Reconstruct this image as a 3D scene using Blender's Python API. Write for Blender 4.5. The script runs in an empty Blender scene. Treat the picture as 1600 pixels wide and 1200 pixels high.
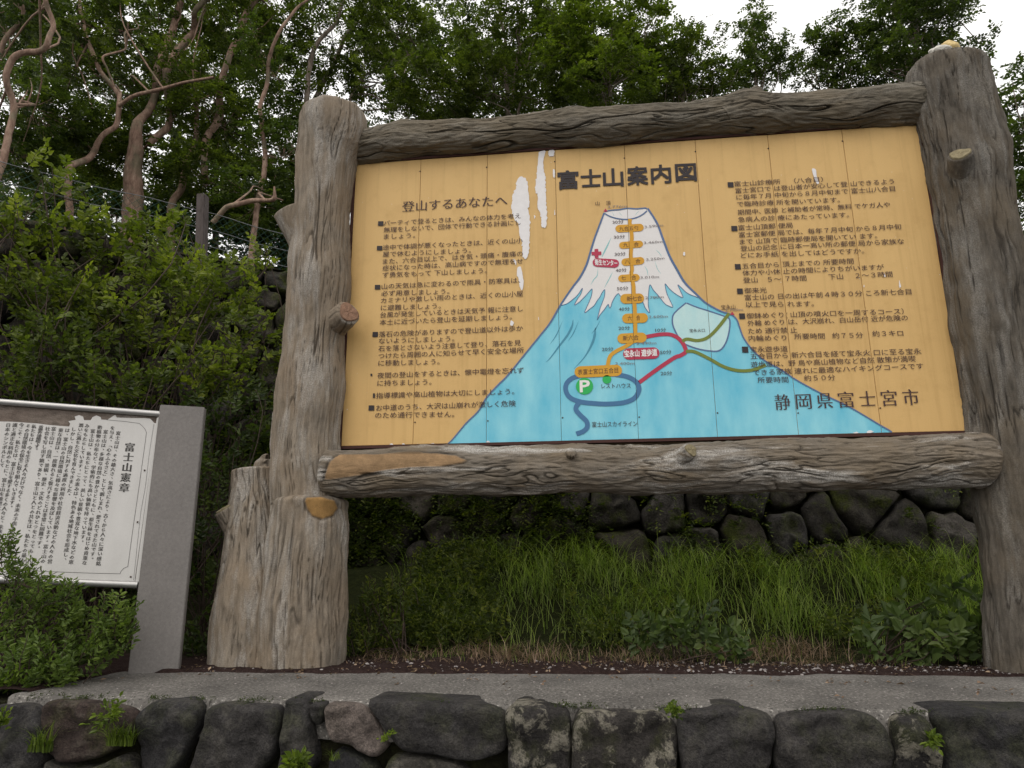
import bpy, math
import numpy as np
from mathutils import Matrix, Vector
from mathutils.geometry import tessellate_polygon
import bmesh

# ------------------------------------------------------------------ camera, world, sun
SC = bpy.context.scene
C = bpy.data.collections.new('place'); SC.collection.children.link(C)
GZ = 1.2623                                   # lower edge of the painted board above the walk
FPX, YAW, PITCH, ROLL = 1110.0, -0.1178963, 0.24347773, -0.0053372
CAM = np.array([1.56778, -4.2111642, -0.6942479 + GZ])
cyw, syw = math.cos(YAW), math.sin(YAW)
FWD = np.array([syw*math.cos(PITCH), cyw*math.cos(PITCH), math.sin(PITCH)])
_r = np.array([cyw, -syw, 0.0]); _u = np.cross(_r, FWD)
RT = _r*math.cos(ROLL)+_u*math.sin(ROLL); UP = -_r*math.sin(ROLL)+_u*math.cos(ROLL)
cd = bpy.data.cameras.new('camera'); cam = bpy.data.objects.new('camera', cd); C.objects.link(cam)
cd.sensor_width = 36; cd.lens = 36*FPX/1600; cd.clip_end = 3000; cd.clip_start = 0.05
M = Matrix(((RT[0], UP[0], -FWD[0], CAM[0]), (RT[1], UP[1], -FWD[1], CAM[1]), (RT[2], UP[2], -FWD[2], CAM[2]), (0, 0, 0, 1)))
cam.matrix_world = M
SC.camera = cam

world = bpy.data.worlds.new('World'); SC.world = world; world.use_nodes = True
wn = world.node_tree; wn.nodes.clear()
sky = wn.nodes.new('ShaderNodeTexSky'); sky.sky_type = 'NISHITA'; sky.sun_disc = False
SUN_EL, SUN_AZ = math.radians(52), math.radians(205)
sky.sun_elevation = SUN_EL; sky.sun_rotation = SUN_AZ; sky.dust_density = 4; sky.air_density = 1.2
mix = wn.nodes.new('ShaderNodeMixRGB'); mix.inputs[0].default_value = 0.86
mix.inputs[2].default_value = (11.1, 10.85, 10.5, 1)       # even cloud cover
bg = wn.nodes.new('ShaderNodeBackground'); bg.inputs[1].default_value = 0.12
wo = wn.nodes.new('ShaderNodeOutputWorld')
wn.links.new(sky.outputs[0], mix.inputs[1]); wn.links.new(mix.outputs[0], bg.inputs[0]); wn.links.new(bg.outputs[0], wo.inputs[0])
sl = bpy.data.lights.new('sun', 'SUN'); sl.energy = 0.9; sl.angle = math.radians(35); sl.color = (1, 0.96, 0.9)
sun = bpy.data.objects.new('sun', sl); C.objects.link(sun)
sdir = Vector((math.sin(SUN_AZ)*math.cos(SUN_EL), math.cos(SUN_AZ)*math.cos(SUN_EL), math.sin(SUN_EL)))
sun.rotation_euler = sdir.to_track_quat('Z', 'Y').to_euler()
SC.view_settings.view_transform = 'Standard'; SC.view_settings.look = 'None'
SC.view_settings.exposure = 0.1; SC.view_settings.gamma = 1; SC.view_settings.use_curve_mapping = False

# ------------------------------------------------------------------ geometry of the place
def ray(px, py): return FWD + RT*(px-800)/FPX - UP*(py-600)/FPX
def P(px, py, y):                              # the point of the upright plane at depth y seen there
    d = ray(px, py); return CAM + d*((y-CAM[1])/d[1])
def G(px, py, z=0.0):                          # the point of the level z
    d = ray(px, py); return CAM + d*((z-CAM[2])/d[2])
def PXM(y):                                    # metres per photograph pixel at depth y
    return (y-CAM[1])*1.0/FPX*1.05

RNG = np.random.default_rng(7)
_perm = np.random.default_rng(3).permutation(256).astype(np.int64)
_perm = np.concatenate([_perm, _perm, _perm])
_g3 = np.random.default_rng(5).normal(size=(256, 3)); _g3 /= np.linalg.norm(_g3, axis=1)[:, None]
def perlin(p):
    p = np.asarray(p, float); i = np.floor(p).astype(np.int64); f = p-i; i &= 255
    w = f*f*f*(f*(f*6-15)+10); out = 0
    for dx in (0, 1):
        for dy in (0, 1):
            for dz in (0, 1):
                h = _perm[_perm[_perm[(i[..., 0]+dx) & 255]+((i[..., 1]+dy) & 255)]+((i[..., 2]+dz) & 255)]
                g = _g3[h]; v = f-np.array([dx, dy, dz])
                wt = (w[..., 0] if dx else 1-w[..., 0])*(w[..., 1] if dy else 1-w[..., 1])*(w[..., 2] if dz else 1-w[..., 2])
                out = out+wt*(g*v).sum(-1)
    return out*1.5
def fbm(p, o=3):
    p = np.asarray(p, float)
    s = 0; a = 1.0
    for k in range(o): s = s+a*perlin(p*2**k+k*17.3); a *= .5
    return s
def sstep(a, b, x): t = np.clip((x-a)/(b-a), 0, 1); return t*t*(3-2*t)

# ------------------------------------------------------------------ objects
def tag(o, label=None, cat=None, group=None, kind=None):
    if label: o['label'] = label
    if cat: o['category'] = cat
    if group: o['group'] = group
    if kind: o['kind'] = kind
    return o
def empty(name, loc, label, cat, group=None):
    o = bpy.data.objects.new(name, None); C.objects.link(o); o.location = loc; o.empty_display_size = .1
    return tag(o, label, cat, group)
def mesh(name, V, F, mats, smooth=True, mi=None, attrs=None):
    V = np.asarray(V, dtype=np.float32).reshape(-1, 3)
    me = bpy.data.meshes.new(name)
    if isinstance(F, np.ndarray):
        n, k = F.shape
        me.vertices.add(len(V)); me.vertices.foreach_set('co', V.ravel())
        me.loops.add(n*k); me.polygons.add(n)
        me.loops.foreach_set('vertex_index', F.astype(np.int32).ravel())
        me.polygons.foreach_set('loop_start', np.arange(0, n*k, k, dtype=np.int32))
        me.polygons.foreach_set('loop_total', np.full(n, k, dtype=np.int32))
    else:
        me.from_pydata(V.tolist(), [], F)
    me.update(calc_edges=True)
    me.polygons.foreach_set('use_smooth', np.full(len(me.polygons), smooth))
    for m in (mats if isinstance(mats, (list, tuple)) else [mats]): me.materials.append(m)
    if mi is not None: me.polygons.foreach_set('material_index', np.asarray(mi, dtype=np.int32))
    for k, (dom, arr) in (attrs or {}).items():
        a = me.attributes.new(k, 'FLOAT', dom); a.data.foreach_set('value', np.asarray(arr, dtype=np.float32).ravel())
    return me
def put(name, me, parent=None, origin=None):
    o = bpy.data.objects.new(name, me); C.objects.link(o)
    if origin is not None and parent is None:
        me.transform(Matrix.Translation(-Vector(origin))); o.location = origin
    if parent is not None:
        o.parent = parent; o.matrix_parent_inverse = Matrix.Identity(4)
        gp = parent; off = Vector((0, 0, 0))
        while gp is not None: off += gp.location; gp = gp.parent
        me.transform(Matrix.Translation(-off))
    return o
def part_at(name, me, parent, loc):            # shared mesh, placed by location
    o = bpy.data.objects.new(name, me); C.objects.link(o); o.parent = parent
    off = Vector((0, 0, 0)); gp = parent
    while gp is not None: off += gp.location; gp = gp.parent
    o.location = Vector(loc)-off
    return o

# ------------------------------------------------------------------ materials
def new_mat(name):
    m = bpy.data.materials.new(name); m.use_nodes = True
    nt = m.node_tree; nt.nodes.clear()
    return m, nt
class N:
    def __init__(s, nt): s.nt = nt
    def __call__(s, typ, ins=None, **kw):
        n = s.nt.nodes.new(typ)
        for k, v in kw.items(): setattr(n, k, v)
        for k, v in (ins or {}).items():
            if hasattr(v, 'is_linked') or isinstance(v, bpy.types.NodeSocket): s.nt.links.new(v, n.inputs[k])
            else: n.inputs[k].default_value = v
        return n
def ramp(n, fac, stops):
    r = n('ShaderNodeValToRGB', {0: fac}); e = r.color_ramp.elements
    while len(e) < len(stops): e.new(0.5)
    for k, (p, c) in enumerate(stops):
        e[k].position = p; e[k].color = tuple(c)+(1,) if len(c) == 3 else c
    return r.outputs[0]
def g3(v): return (v, v, v)
def coords(n, scale, rot=(0, 0, 0)):
    tc = n('ShaderNodeTexCoord')
    return n('ShaderNodeMapping', {'Vector': tc.outputs['Object'], 'Scale': scale, 'Rotation': rot}).outputs[0]
def noise(n, vec, s, d=6, r=.6, dist=0):
    return n('ShaderNodeTexNoise', {'Vector': vec, 'Scale': s, 'Detail': d, 'Roughness': r, 'Distortion': dist}).outputs[0]
def mixc(n, f, a, b, bt='MIX'):
    x = n('ShaderNodeMixRGB', {0: f, 1: a, 2: b}); x.blend_type = bt; return x.outputs[0]
def finish(m, n, col, rough=.85, bump=None, bs=.5, bd=.01, spec=.3, metal=0):
    b = n('ShaderNodeBsdfPrincipled', {'Base Color': col, 'Roughness': rough, 'Metallic': metal})
    b.inputs['Specular IOR Level'].default_value = spec
    if bump is not None:
        bp = n('ShaderNodeBump', {'Strength': bs, 'Distance': bd, 'Height': bump}); n.nt.links.new(bp.outputs[0], b.inputs['Normal'])
    o = n('ShaderNodeOutputMaterial', {0: b.outputs[0]}); return m
def rgba(c): return (c[0], c[1], c[2], 1)

def plain(name, c, rough=.7, var=.1, s=20, bs=0, **kw):
    m, nt = new_mat(name); n = N(nt); v = coords(n, (1, 1, 1)); f = noise(n, v, s)
    lo = [x*(1-var) for x in c]; hi = [x*(1+var) for x in c]
    return finish(m, n, ramp(n, f, [(.3, lo), (.7, hi)]), rough, f if bs else None, bs, .004, **kw)

def mat_log(name, base, warm, light, dark, along, cut=(.42, .27, .12), lich=.5):
    """mortar made to look like bark: streaky colour along the log, pale worn patches, cracks tinted with the dark colour"""
    m, nt = new_mat(name); n = N(nt)
    sc = [1, 1, 1]; sc[along] = .16
    v = coords(n, tuple(sc)); v1 = coords(n, (1, 1, 1))
    a = noise(n, v, 34, 8, .65); b = noise(n, v1, 3.2, 5, .6); c = noise(n, v, 9, 6, .62, .4); fine = noise(n, v1, 160, 4, .7)
    col = ramp(n, a, [(.3, [x*.5 for x in base]), (.5, base), (.72, [x*1.35 for x in base])])
    wf = ramp(n, b, [(.42, g3(0)), (.66, g3(.75))])
    col = mixc(n, wf, col, rgba(warm))
    lf = n('ShaderNodeMath', {0: ramp(n, c, [(.50, g3(0)), (.62, g3(1))]), 1: min(1, lich*1.25)}, operation='MULTIPLY').outputs[0]
    lf2 = n('ShaderNodeMath', {0: lf, 1: ramp(n, fine, [(.38, g3(.25)), (.6, g3(1))])}, operation='MULTIPLY').outputs[0]
    col = mixc(n, lf2, col, rgba(light))
    ck = n('ShaderNodeAttribute', attribute_name='crack').outputs['Fac']
    col = mixc(n, n('ShaderNodeMath', {0: ck, 1: .66}, operation='MULTIPLY').outputs[0], col, rgba(dark))  # cracks take the dark colour
    ct = n('ShaderNodeAttribute', attribute_name='cut').outputs['Fac']
    cc = ramp(n, noise(n, v1, 14, 6, .7), [(.3, [x*.72 for x in cut]), (.55, cut), (.75, [x*1.3 for x in cut])])
    col = mixc(n, ct, col, cc)
    gr = ramp(n, fine, [(.3, g3(.78)), (.7, g3(1.12))])
    col = mixc(n, 1.0, col, gr, 'MULTIPLY')
    h = n('ShaderNodeMath', {0: a, 1: n('ShaderNodeMath', {0: fine, 1: .35}, operation='MULTIPLY').outputs[0]}, operation='ADD').outputs[0]
    return finish(m, n, col, .92, h, .75, .012, .15)

LOG_L = mat_log('weathered_bark_light', (.225, .19, .15), (.24, .185, .13), (.42, .405, .38), (.045, .036, .028), 2, (.30, .175, .065))
LOG_R = mat_log('weathered_bark_grey', (.105, .092, .076), (.13, .105, .075), (.30, .29, .27), (.025, .021, .018), 2, (.36, .30, .15), .35)
LOG_T = mat_log('beam_bark_dark', (.135, .118, .092), (.165, .135, .095), (.34, .32, .28), (.022, .018, .015), 0, lich=.3)
LOG_B = mat_log('beam_bark_grey', (.175, .152, .125), (.18, .14, .095), (.48, .46, .43), (.022, .018, .015), 0, (.27, .175, .095), .8)
def mat_cut(name, c):
    m, nt = new_mat(name); n = N(nt); f = noise(n, coords(n, (1, 1, 1)), 45, 6, .7)
    col = ramp(n, f, [(.3, [x*.65 for x in c]), (.7, [x*1.3 for x in c])])
    rg = n('ShaderNodeAttribute', attribute_name='ring').outputs['Fac']
    col = mixc(n, n('ShaderNodeMath', {0: rg, 1: .65}, operation='MULTIPLY').outputs[0], col, rgba([x*.35 for x in c]))
    return finish(m, n, col, .9, f, .5, .004)
CUT = mat_cut('sawn_face', (.28, .165, .11)); CUT2 = mat_cut('sawn_face_olive', (.25, .21, .125))

def mat_paint(name, c, c2=None, s=3, stretch=(1, 1, 1), rough=.55):
    m, nt = new_mat(name); n = N(nt)
    v = coords(n, stretch); f = noise(n, v, s, 5, .55); g = noise(n, coords(n, (1, 1, 1)), 260, 2, .6)
    c2 = c2 or [x*.93 for x in c]
    col = ramp(n, f, [(.32, c2), (.66, c)])
    col = mixc(n, 1.0, col, ramp(n, g, [(.3, g3(.95)), (.7, g3(1.04))]), 'MULTIPLY')
    return finish(m, n, col, rough, g, .12, .001, .25)
def mat_board():
    m, nt = new_mat('board_yellow_paint'); n = N(nt); v = coords(n, (1, 1, 1))
    a = noise(n, coords(n, (1, 1, .35)), 1.7, 5, .6); st = noise(n, coords(n, (16, 1, .5)), 1, 6, .65); g = noise(n, v, 240, 2, .6); d = noise(n, v, 6, 7, .7)
    col = ramp(n, a, [(.3, (.59, .375, .145)), (.68, (.645, .425, .172))])
    col = mixc(n, 1.0, col, ramp(n, st, [(.30, (.86, .84, .80)), (.48, g3(1)), (.75, g3(1.03))]), 'MULTIPLY')
    col = mixc(n, 1.0, col, ramp(n, d, [(.25, (.88, .86, .82)), (.5, g3(1))]), 'MULTIPLY')
    col = mixc(n, 1.0, col, ramp(n, g, [(.3, g3(.94)), (.7, g3(1.04))]), 'MULTIPLY')
    col = mixc(n, ramp(n, noise(n, v, 55, 2, .5), [(.755, g3(0)), (.77, g3(1))]), col, (.7, .66, .6, 1))
    return finish(m, n, col, .55, g, .12, .001, .25)
YEL = mat_board()
BLUE = mat_paint('mountain_blue_paint', (.26, .61, .71), (.12, .47, .63), 5, (1.3, 1, .55))
BLUE2 = mat_paint('brush_stroke_blue', (.07, .27, .38))
TEAL = mat_paint('brush_stroke_teal', (.22, .5, .5), (.3, .55, .55), 40)
WHITE = mat_paint('snow_white_paint', (.74, .72, .71), (.70, .68, .67))
PALE = mat_paint('crater_pale_paint', (.50, .70, .70), (.42, .66, .68), 12, (1.5, 1, .6))
LINE = mat_paint('outline_blue_paint', (.085, .15, .27), (.11, .16, .30), 8)
ORA = mat_paint('route_orange_paint', (.62, .33, .035), (.58, .29, .03))
RED = mat_paint('route_red_paint', (.44, .045, .085), (.40, .035, .075))
OLI = mat_paint('trail_olive_paint', (.17, .21, .04))
ROAD = mat_paint('road_blue_paint', (.065, .17, .32), (.055, .15, .29))
GRN = mat_paint('mark_green_paint', (.03, .42, .10))
INK = mat_paint('brown_lettering', (.055, .030, .032), (.07, .038, .036), 30)
INK2 = mat_paint('dark_lettering', (.035, .028, .030))
THIN = mat_paint('faded_lettering', (.22, .19, .19))
WTX = mat_paint('white_lettering', (.78, .76, .75))
BARE = mat_paint('bare_white_primer', (.76, .74, .74), (.70, .68, .68), 30)
RIM = plain('reddish_rim', (.06, .025, .02), .8)
JOINT = plain('board_core', (.10, .07, .04), .9)
STEEL = plain('rusty_screw', (.06, .04, .03), .6)
GRANITE = None
def mat_speck(name, base, dark, light, s1=90, s2=420, rough=.85, bs=.4, stain=.12, th=(.28, .4, .62, .74)):
    m, nt = new_mat(name); n = N(nt); v = coords(n, (1, 1, 1))
    a = noise(n, v, s1, 3, .7); b = noise(n, v, s2, 2, .6); c = noise(n, v, 2.5, 5, .6)
    col = ramp(n, a, [(.3, [x*.85 for x in base]), (.7, [x*1.12 for x in base])])
    col = mixc(n, ramp(n, b, [(th[0], g3(.8)), (th[1], g3(0))]), col, rgba(dark))
    col = mixc(n, ramp(n, b, [(th[2], g3(0)), (th[3], g3(.8))]), col, rgba(light))
    col = mixc(n, 1.0, col, ramp(n, c, [(.3, g3(1-stain)), (.7, g3(1+stain))]), 'MULTIPLY')
    return finish(m, n, col, rough, b, bs, .002, .3)
GRANITE = mat_speck('pink_grey_granite', (.20, .185, .175), (.11, .10, .095), (.30, .285, .27), 60, 300, .8, .3, .10)
CONC = mat_speck('walk_concrete', (.125, .116, .106), (.03, .028, .025), (.36, .34, .31), 40, 75, .95, 1.0, .35, (.36, .44, .60, .68))
ALU = plain('aluminium_rail', (.42, .41, .40), .35, .05, 10, metal=.6)
SHEET = mat_paint('charter_white_sheet', (.60, .585, .565), (.55, .535, .515), 9, (1, 1, .35))
PRINT = plain('charter_print', (.10, .095, .09), .7, .15)
FADEP = plain('charter_print_dark', (.07, .066, .062), .7, .15)
BACKB = mat_log('stripped_backing', (.20, .165, .14), (.16, .12, .10), (.40, .37, .34), (.07, .05, .045), 0)

def mat_stone(name, base, lich=0.0, moss=.3, light=1.0, lcol=(.36, .33, .26)):
    m, nt = new_mat(name); n = N(nt); v = coords(n, (1, 1, 1))
    oi = n('ShaderNodeObjectInfo').outputs['Random']
    a = noise(n, v, 14, 8, .7); b = noise(n, v, 70, 5, .7); c = noise(n, v, 4.2, 6, .65)
    col = ramp(n, a, [(.28, [x*.5 for x in base]), (.5, base), (.75, [x*1.5 for x in base])])
    col = mixc(n, 1.0, col, ramp(n, oi, [(0, (.75, .75, .78)), (1, (1.25, 1.18, 1.1))]), 'MULTIPLY')
    col = mixc(n, 1.0, col, ramp(n, b, [(.3, g3(.5)), (.7, g3(1.45))]), 'MULTIPLY')
    pt = noise(n, v, 190, 3, .6); col = mixc(n, 1.0, col, ramp(n, pt, [(.33, g3(.45)), (.45, g3(1)), (.7, g3(1.15))]), 'MULTIPLY')
    mf = n('ShaderNodeMath', {0: ramp(n, c, [(.5, g3(0)), (.62, g3(1))]), 1: moss}, operation='MULTIPLY').outputs[0]
    col = mixc(n, mf, col, ramp(n, b, [(.35, (.018, .024, .006)), (.7, (.075, .085, .012))]))
    if lich > 0:
        vo = noise(n, v, 9, 9, .72, .3)
        lf = ramp(n, vo, [(1-.48*1-.0, g3(0)), (.585, g3(lich))])
        col = mixc(n, lf, col, ramp(n, b, [(.3, [x*.6 for x in lcol]), (.7, lcol)]))
    h = n('ShaderNodeMath', {0: a, 1: n('ShaderNodeMath', {0: b, 1: .5}, operation='MULTIPLY').outputs[0]}, operation='ADD').outputs[0]
    return finish(m, n, col, .9, h, 1.0, .028, .25)
ST_D = mat_stone('basalt_dark', (.036, .035, .036), .08, .28)
ST_M = mat_stone('basalt_moss', (.052, .05, .045), .25, .8)
ST_L = mat_stone('basalt_lichen', (.036, .033, .031), .65, .4)
ST_W = mat_stone('andesite_pale', (.13, .11, .10), 0, .06)
ST_R = mat_stone('scoria_reddish', (.045, .033, .029), .12, .45)
ST_B = mat_stone('rear_basalt', (.058, .054, .05), .3, .7, lcol=(.17, .16, .14))
ST_BM = mat_stone('rear_basalt_mossy', (.040, .036, .030), .25, 1.0, lcol=(.12, .11, .08))
def mat_soil(name, a_, b_, c_, s=30, bs=1.0):
    m, nt = new_mat(name); n = N(nt); v = coords(n, (1, 1, 1))
    a = noise(n, v, s, 8, .75); b = noise(n, v, s*5, 5, .7)
    col = ramp(n, a, [(.3, a_), (.5, b_), (.72, c_)])
    col = mixc(n, 1.0, col, ramp(n, b, [(.3, g3(.5)), (.7, g3(1.4))]), 'MULTIPLY')
    return finish(m, n, col, .95, b, bs, .015, .1)
def mat_ground():
    m, nt = new_mat('red_soil_turning_mossy'); n = N(nt); v = coords(n, (1, 1, 1))
    a = noise(n, v, 34, 8, .75); b = noise(n, v, 170, 5, .7); w = noise(n, v, 5, 5, .7)
    red = ramp(n, a, [(.3, (.022, .013, .012)), (.5, (.045, .028, .025)), (.72, (.075, .05, .044))])
    mos = ramp(n, a, [(.3, (.010, .012, .005)), (.5, (.025, .030, .010)), (.72, (.055, .065, .016))])
    y = n('ShaderNodeSeparateXYZ', {0: n('ShaderNodeTexCoord').outputs['Object']}).outputs[1]
    f = n('ShaderNodeMath', {0: y, 1: n('ShaderNodeMath', {0: w, 1: .9}, operation='MULTIPLY').outputs[0]}, operation='ADD').outputs[0]
    col = mixc(n, ramp(n, f, [(.55, g3(0)), (.75, g3(1))]), red, mos)
    col = mixc(n, 1.0, col, ramp(n, b, [(.3, g3(.45)), (.7, g3(1.5))]), 'MULTIPLY')
    return finish(m, n, col, .97, b, 1.0, .02, .08)
SOIL = mat_ground()
CORE = mat_soil('wall_earth', (.010, .009, .006), (.02, .019, .010), (.035, .038, .014), 16)
LITTER = mat_soil('forest_litter', (.03, .024, .015), (.05, .042, .022), (.06, .075, .02), 3)
ASPH = mat_speck('asphalt', (.05, .05, .05), (.03, .03, .03), (.1, .1, .1), 30, 190)

def mat_leaf(name, dark, mid, lite, trans=.35, rough=.5):
    m, nt = new_mat(name); n = N(nt)
    t = n('ShaderNodeAttribute', attribute_name='tone').outputs['Fac']
    col = ramp(n, t, [(0, dark), (.5, mid), (1, lite)])
    b = n('ShaderNodeBsdfPrincipled', {'Base Color': col, 'Roughness': rough}); b.inputs['Specular IOR Level'].default_value = .35
    tl = n('ShaderNodeBsdfTranslucent', {'Color': mixc(n, 1.0, col, (1.3, 1.5, .55, 1), 'MULTIPLY')})
    mx = n('ShaderNodeMixShader', {0: trans, 1: b.outputs[0], 2: tl.outputs[0]})
    n('ShaderNodeOutputMaterial', {0: mx.outputs[0]}); return m
LF_T = mat_leaf('tree_leaves', (.026, .040, .009), (.066, .090, .017), (.15, .185, .032), .45)
LF_Y = mat_leaf('tree_leaves_fresh', (.038, .058, .010), (.098, .136, .02), (.20, .245, .04), .5)
LF_D = mat_leaf('tree_leaves_dark', (.022, .036, .010), (.052, .076, .018), (.105, .135, .028), .45)
LF_S = mat_leaf('shrub_leaves', (.036, .050, .009), (.105, .138, .018), (.25, .285, .037), .42)
LF_M = mat_leaf('mugwort_leaves', (.042, .066, .015), (.092, .14, .025), (.18, .245, .045), .4)
LF_B = mat_leaf('broad_leaves', (.035, .056, .018), (.072, .108, .030), (.13, .17, .05))
LF_W = mat_leaf('wall_plants', (.028, .042, .009), (.07, .095, .015), (.17, .19, .025), .4)
LF_G = mat_leaf('grass_blades', (.070, .100, .020), (.170, .240, .048), (.36, .42, .13), .45)
LF_H = mat_leaf('straw', (.11, .07, .045), (.22, .145, .095), (.36, .26, .18), .15)
LF_N = mat_leaf('bright_weed', (.05, .08, .012), (.105, .15, .02), (.19, .25, .03))
def mat_bark(name, a_, b_, c_):
    m, nt = new_mat(name); n = N(nt); v = coords(n, (1, 1, .35)); a = noise(n, v, 18, 7, .7); b = noise(n, coords(n, (1, 1, 1)), 2.5, 5, .6)
    col = ramp(n, a, [(.3, a_), (.5, b_), (.72, c_)])
    col = mixc(n, ramp(n, b, [(.5, g3(0)), (.62, g3(.55))]), col, (.12, .13, .08, 1))
    return finish(m, n, col, .85, a, .6, .02, .2)
BK_P = mat_bark('pink_birch_bark', (.10, .062, .048), (.24, .155, .115), (.38, .28, .215))
BK_G = mat_bark('grey_birch_bark', (.09, .07, .055), (.19, .15, .12), (.33, .28, .24))
BK_S = plain('shrub_stem', (.045, .03, .022), .8, .3, 40)
WOODP = mat_bark('fence_post_wood', (.05, .04, .037), (.085, .07, .066), (.11, .095, .09))
WIRE = plain('galvanised_wire', (.16, .165, .17), .5, .2)
NET = plain('green_net_cord', (.012, .05, .035), .6, .2)
CHUNK_Y = plain('yellow_rubble', (.55, .42, .20), .9, .25, 30, .5)
CHUNK_W = plain('white_rubble', (.62, .60, .54), .9, .2, 30, .5)
GRAVEL = plain('pale_gravel', (.26, .235, .225), .9, .5, 30, .3)

# ------------------------------------------------------------------ generic solids
def catmull(pts, n):
    p = np.asarray(pts, float); m = len(p)
    if m == 2:
        t = np.linspace(0, 1, n)[:, None]; return p[0]*(1-t)+p[1]*t
    q = np.vstack([2*p[0]-p[1], p, 2*p[-1]-p[-2]])
    s = np.linspace(0, m-1-1e-9, n); i = s.astype(int); t = (s-i)[:, None]
    a, b, c, d = q[i], q[i+1], q[i+2], q[i+3]
    return .5*((2*b)+(-a+c)*t+(2*a-5*b+4*c-d)*t**2+(-a+3*b-3*c+d)*t**3)
def frames(c):
    t = np.gradient(c, axis=0); t /= np.linalg.norm(t, axis=1)[:, None]+1e-12
    ref = np.array([0, 1., 0]) if abs(t[:, 1]).mean() < .8 else np.array([1., 0, 0])
    a = np.cross(ref, t); a /= np.linalg.norm(a, axis=1)[:, None]; b = np.cross(t, a)
    return t, a, b                              # b points about along ref
def tube_arrays(c, r, seg=8, cap=True):
    c = np.asarray(c, float); r = np.broadcast_to(np.asarray(r, float), (len(c),))
    t, a, b = frames(c); th = np.linspace(0, 2*np.pi, seg, endpoint=False)
    V = (c[:, None]+r[:, None, None]*(np.cos(th)[None, :, None]*a[:, None]+np.sin(th)[None, :, None]*b[:, None])).reshape(-1, 3)
    n = len(c); i = np.arange(n-1)[:, None]*seg; j = np.arange(seg)[None]; k = (j+1) % seg
    F = np.stack([i+j, i+k, i+seg+k, i+seg+j], -1).reshape(-1, 4)
    return V, F
class Soup:
    def __init__(s): s.V = []; s.F = []; s.A = []; s.n = 0
    def add(s, V, F, a=0.5):
        V = np.asarray(V, float).reshape(-1, 3); F = np.asarray(F); s.V.append(V); s.F.append(F+s.n); s.n += len(V)
        s.A.append(np.broadcast_to(np.asarray(a, float), (len(F),)))
    def build(s, name, mat, smooth=True):
        F = np.vstack(s.F); return mesh(name, np.vstack(s.V), F, mat, smooth, attrs={'tone': ('FACE', np.concatenate(s.A))})
def box_me(name, lo, hi, mat, bevel=0):
    bm = bmesh.new(); bmesh.ops.create_cube(bm, size=1)
    for v in bm.verts:
        for k in range(3): v.co[k] = lo[k] if v.co[k] < 0 else hi[k]
    if bevel: bmesh.ops.bevel(bm, geom=bm.edges[:], offset=bevel, segments=2, affect='EDGES')
    me = bpy.data.meshes.new(name); bm.to_mesh(me); bm.free(); me.materials.append(mat); return me

def in_poly(x, z, poly):
    ins = np.zeros(x.shape, bool); n = len(poly)
    for k in range(n):
        x1, z1 = poly[k]; x2, z2 = poly[(k+1) % n]
        c = ((z1 > z) != (z2 > z)) & (x < (x2-x1)*(z-z1)/(z2-z1+1e-12)+x1); ins ^= c
    return ins
def poly_dist(x, z, poly):
    d = np.full(x.shape, 9.0); n = len(poly)
    for k in range(n):
        a = np.array(poly[k]); b = np.array(poly[(k+1) % n]); ab = b-a
        t = np.clip(((x-a[0])*ab[0]+(z-a[1])*ab[1])/(ab@ab+1e-12), 0, 1)
        d = np.minimum(d, np.hypot(x-a[0]-t*ab[0], z-a[1]-t*ab[1]))
    return d

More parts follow.
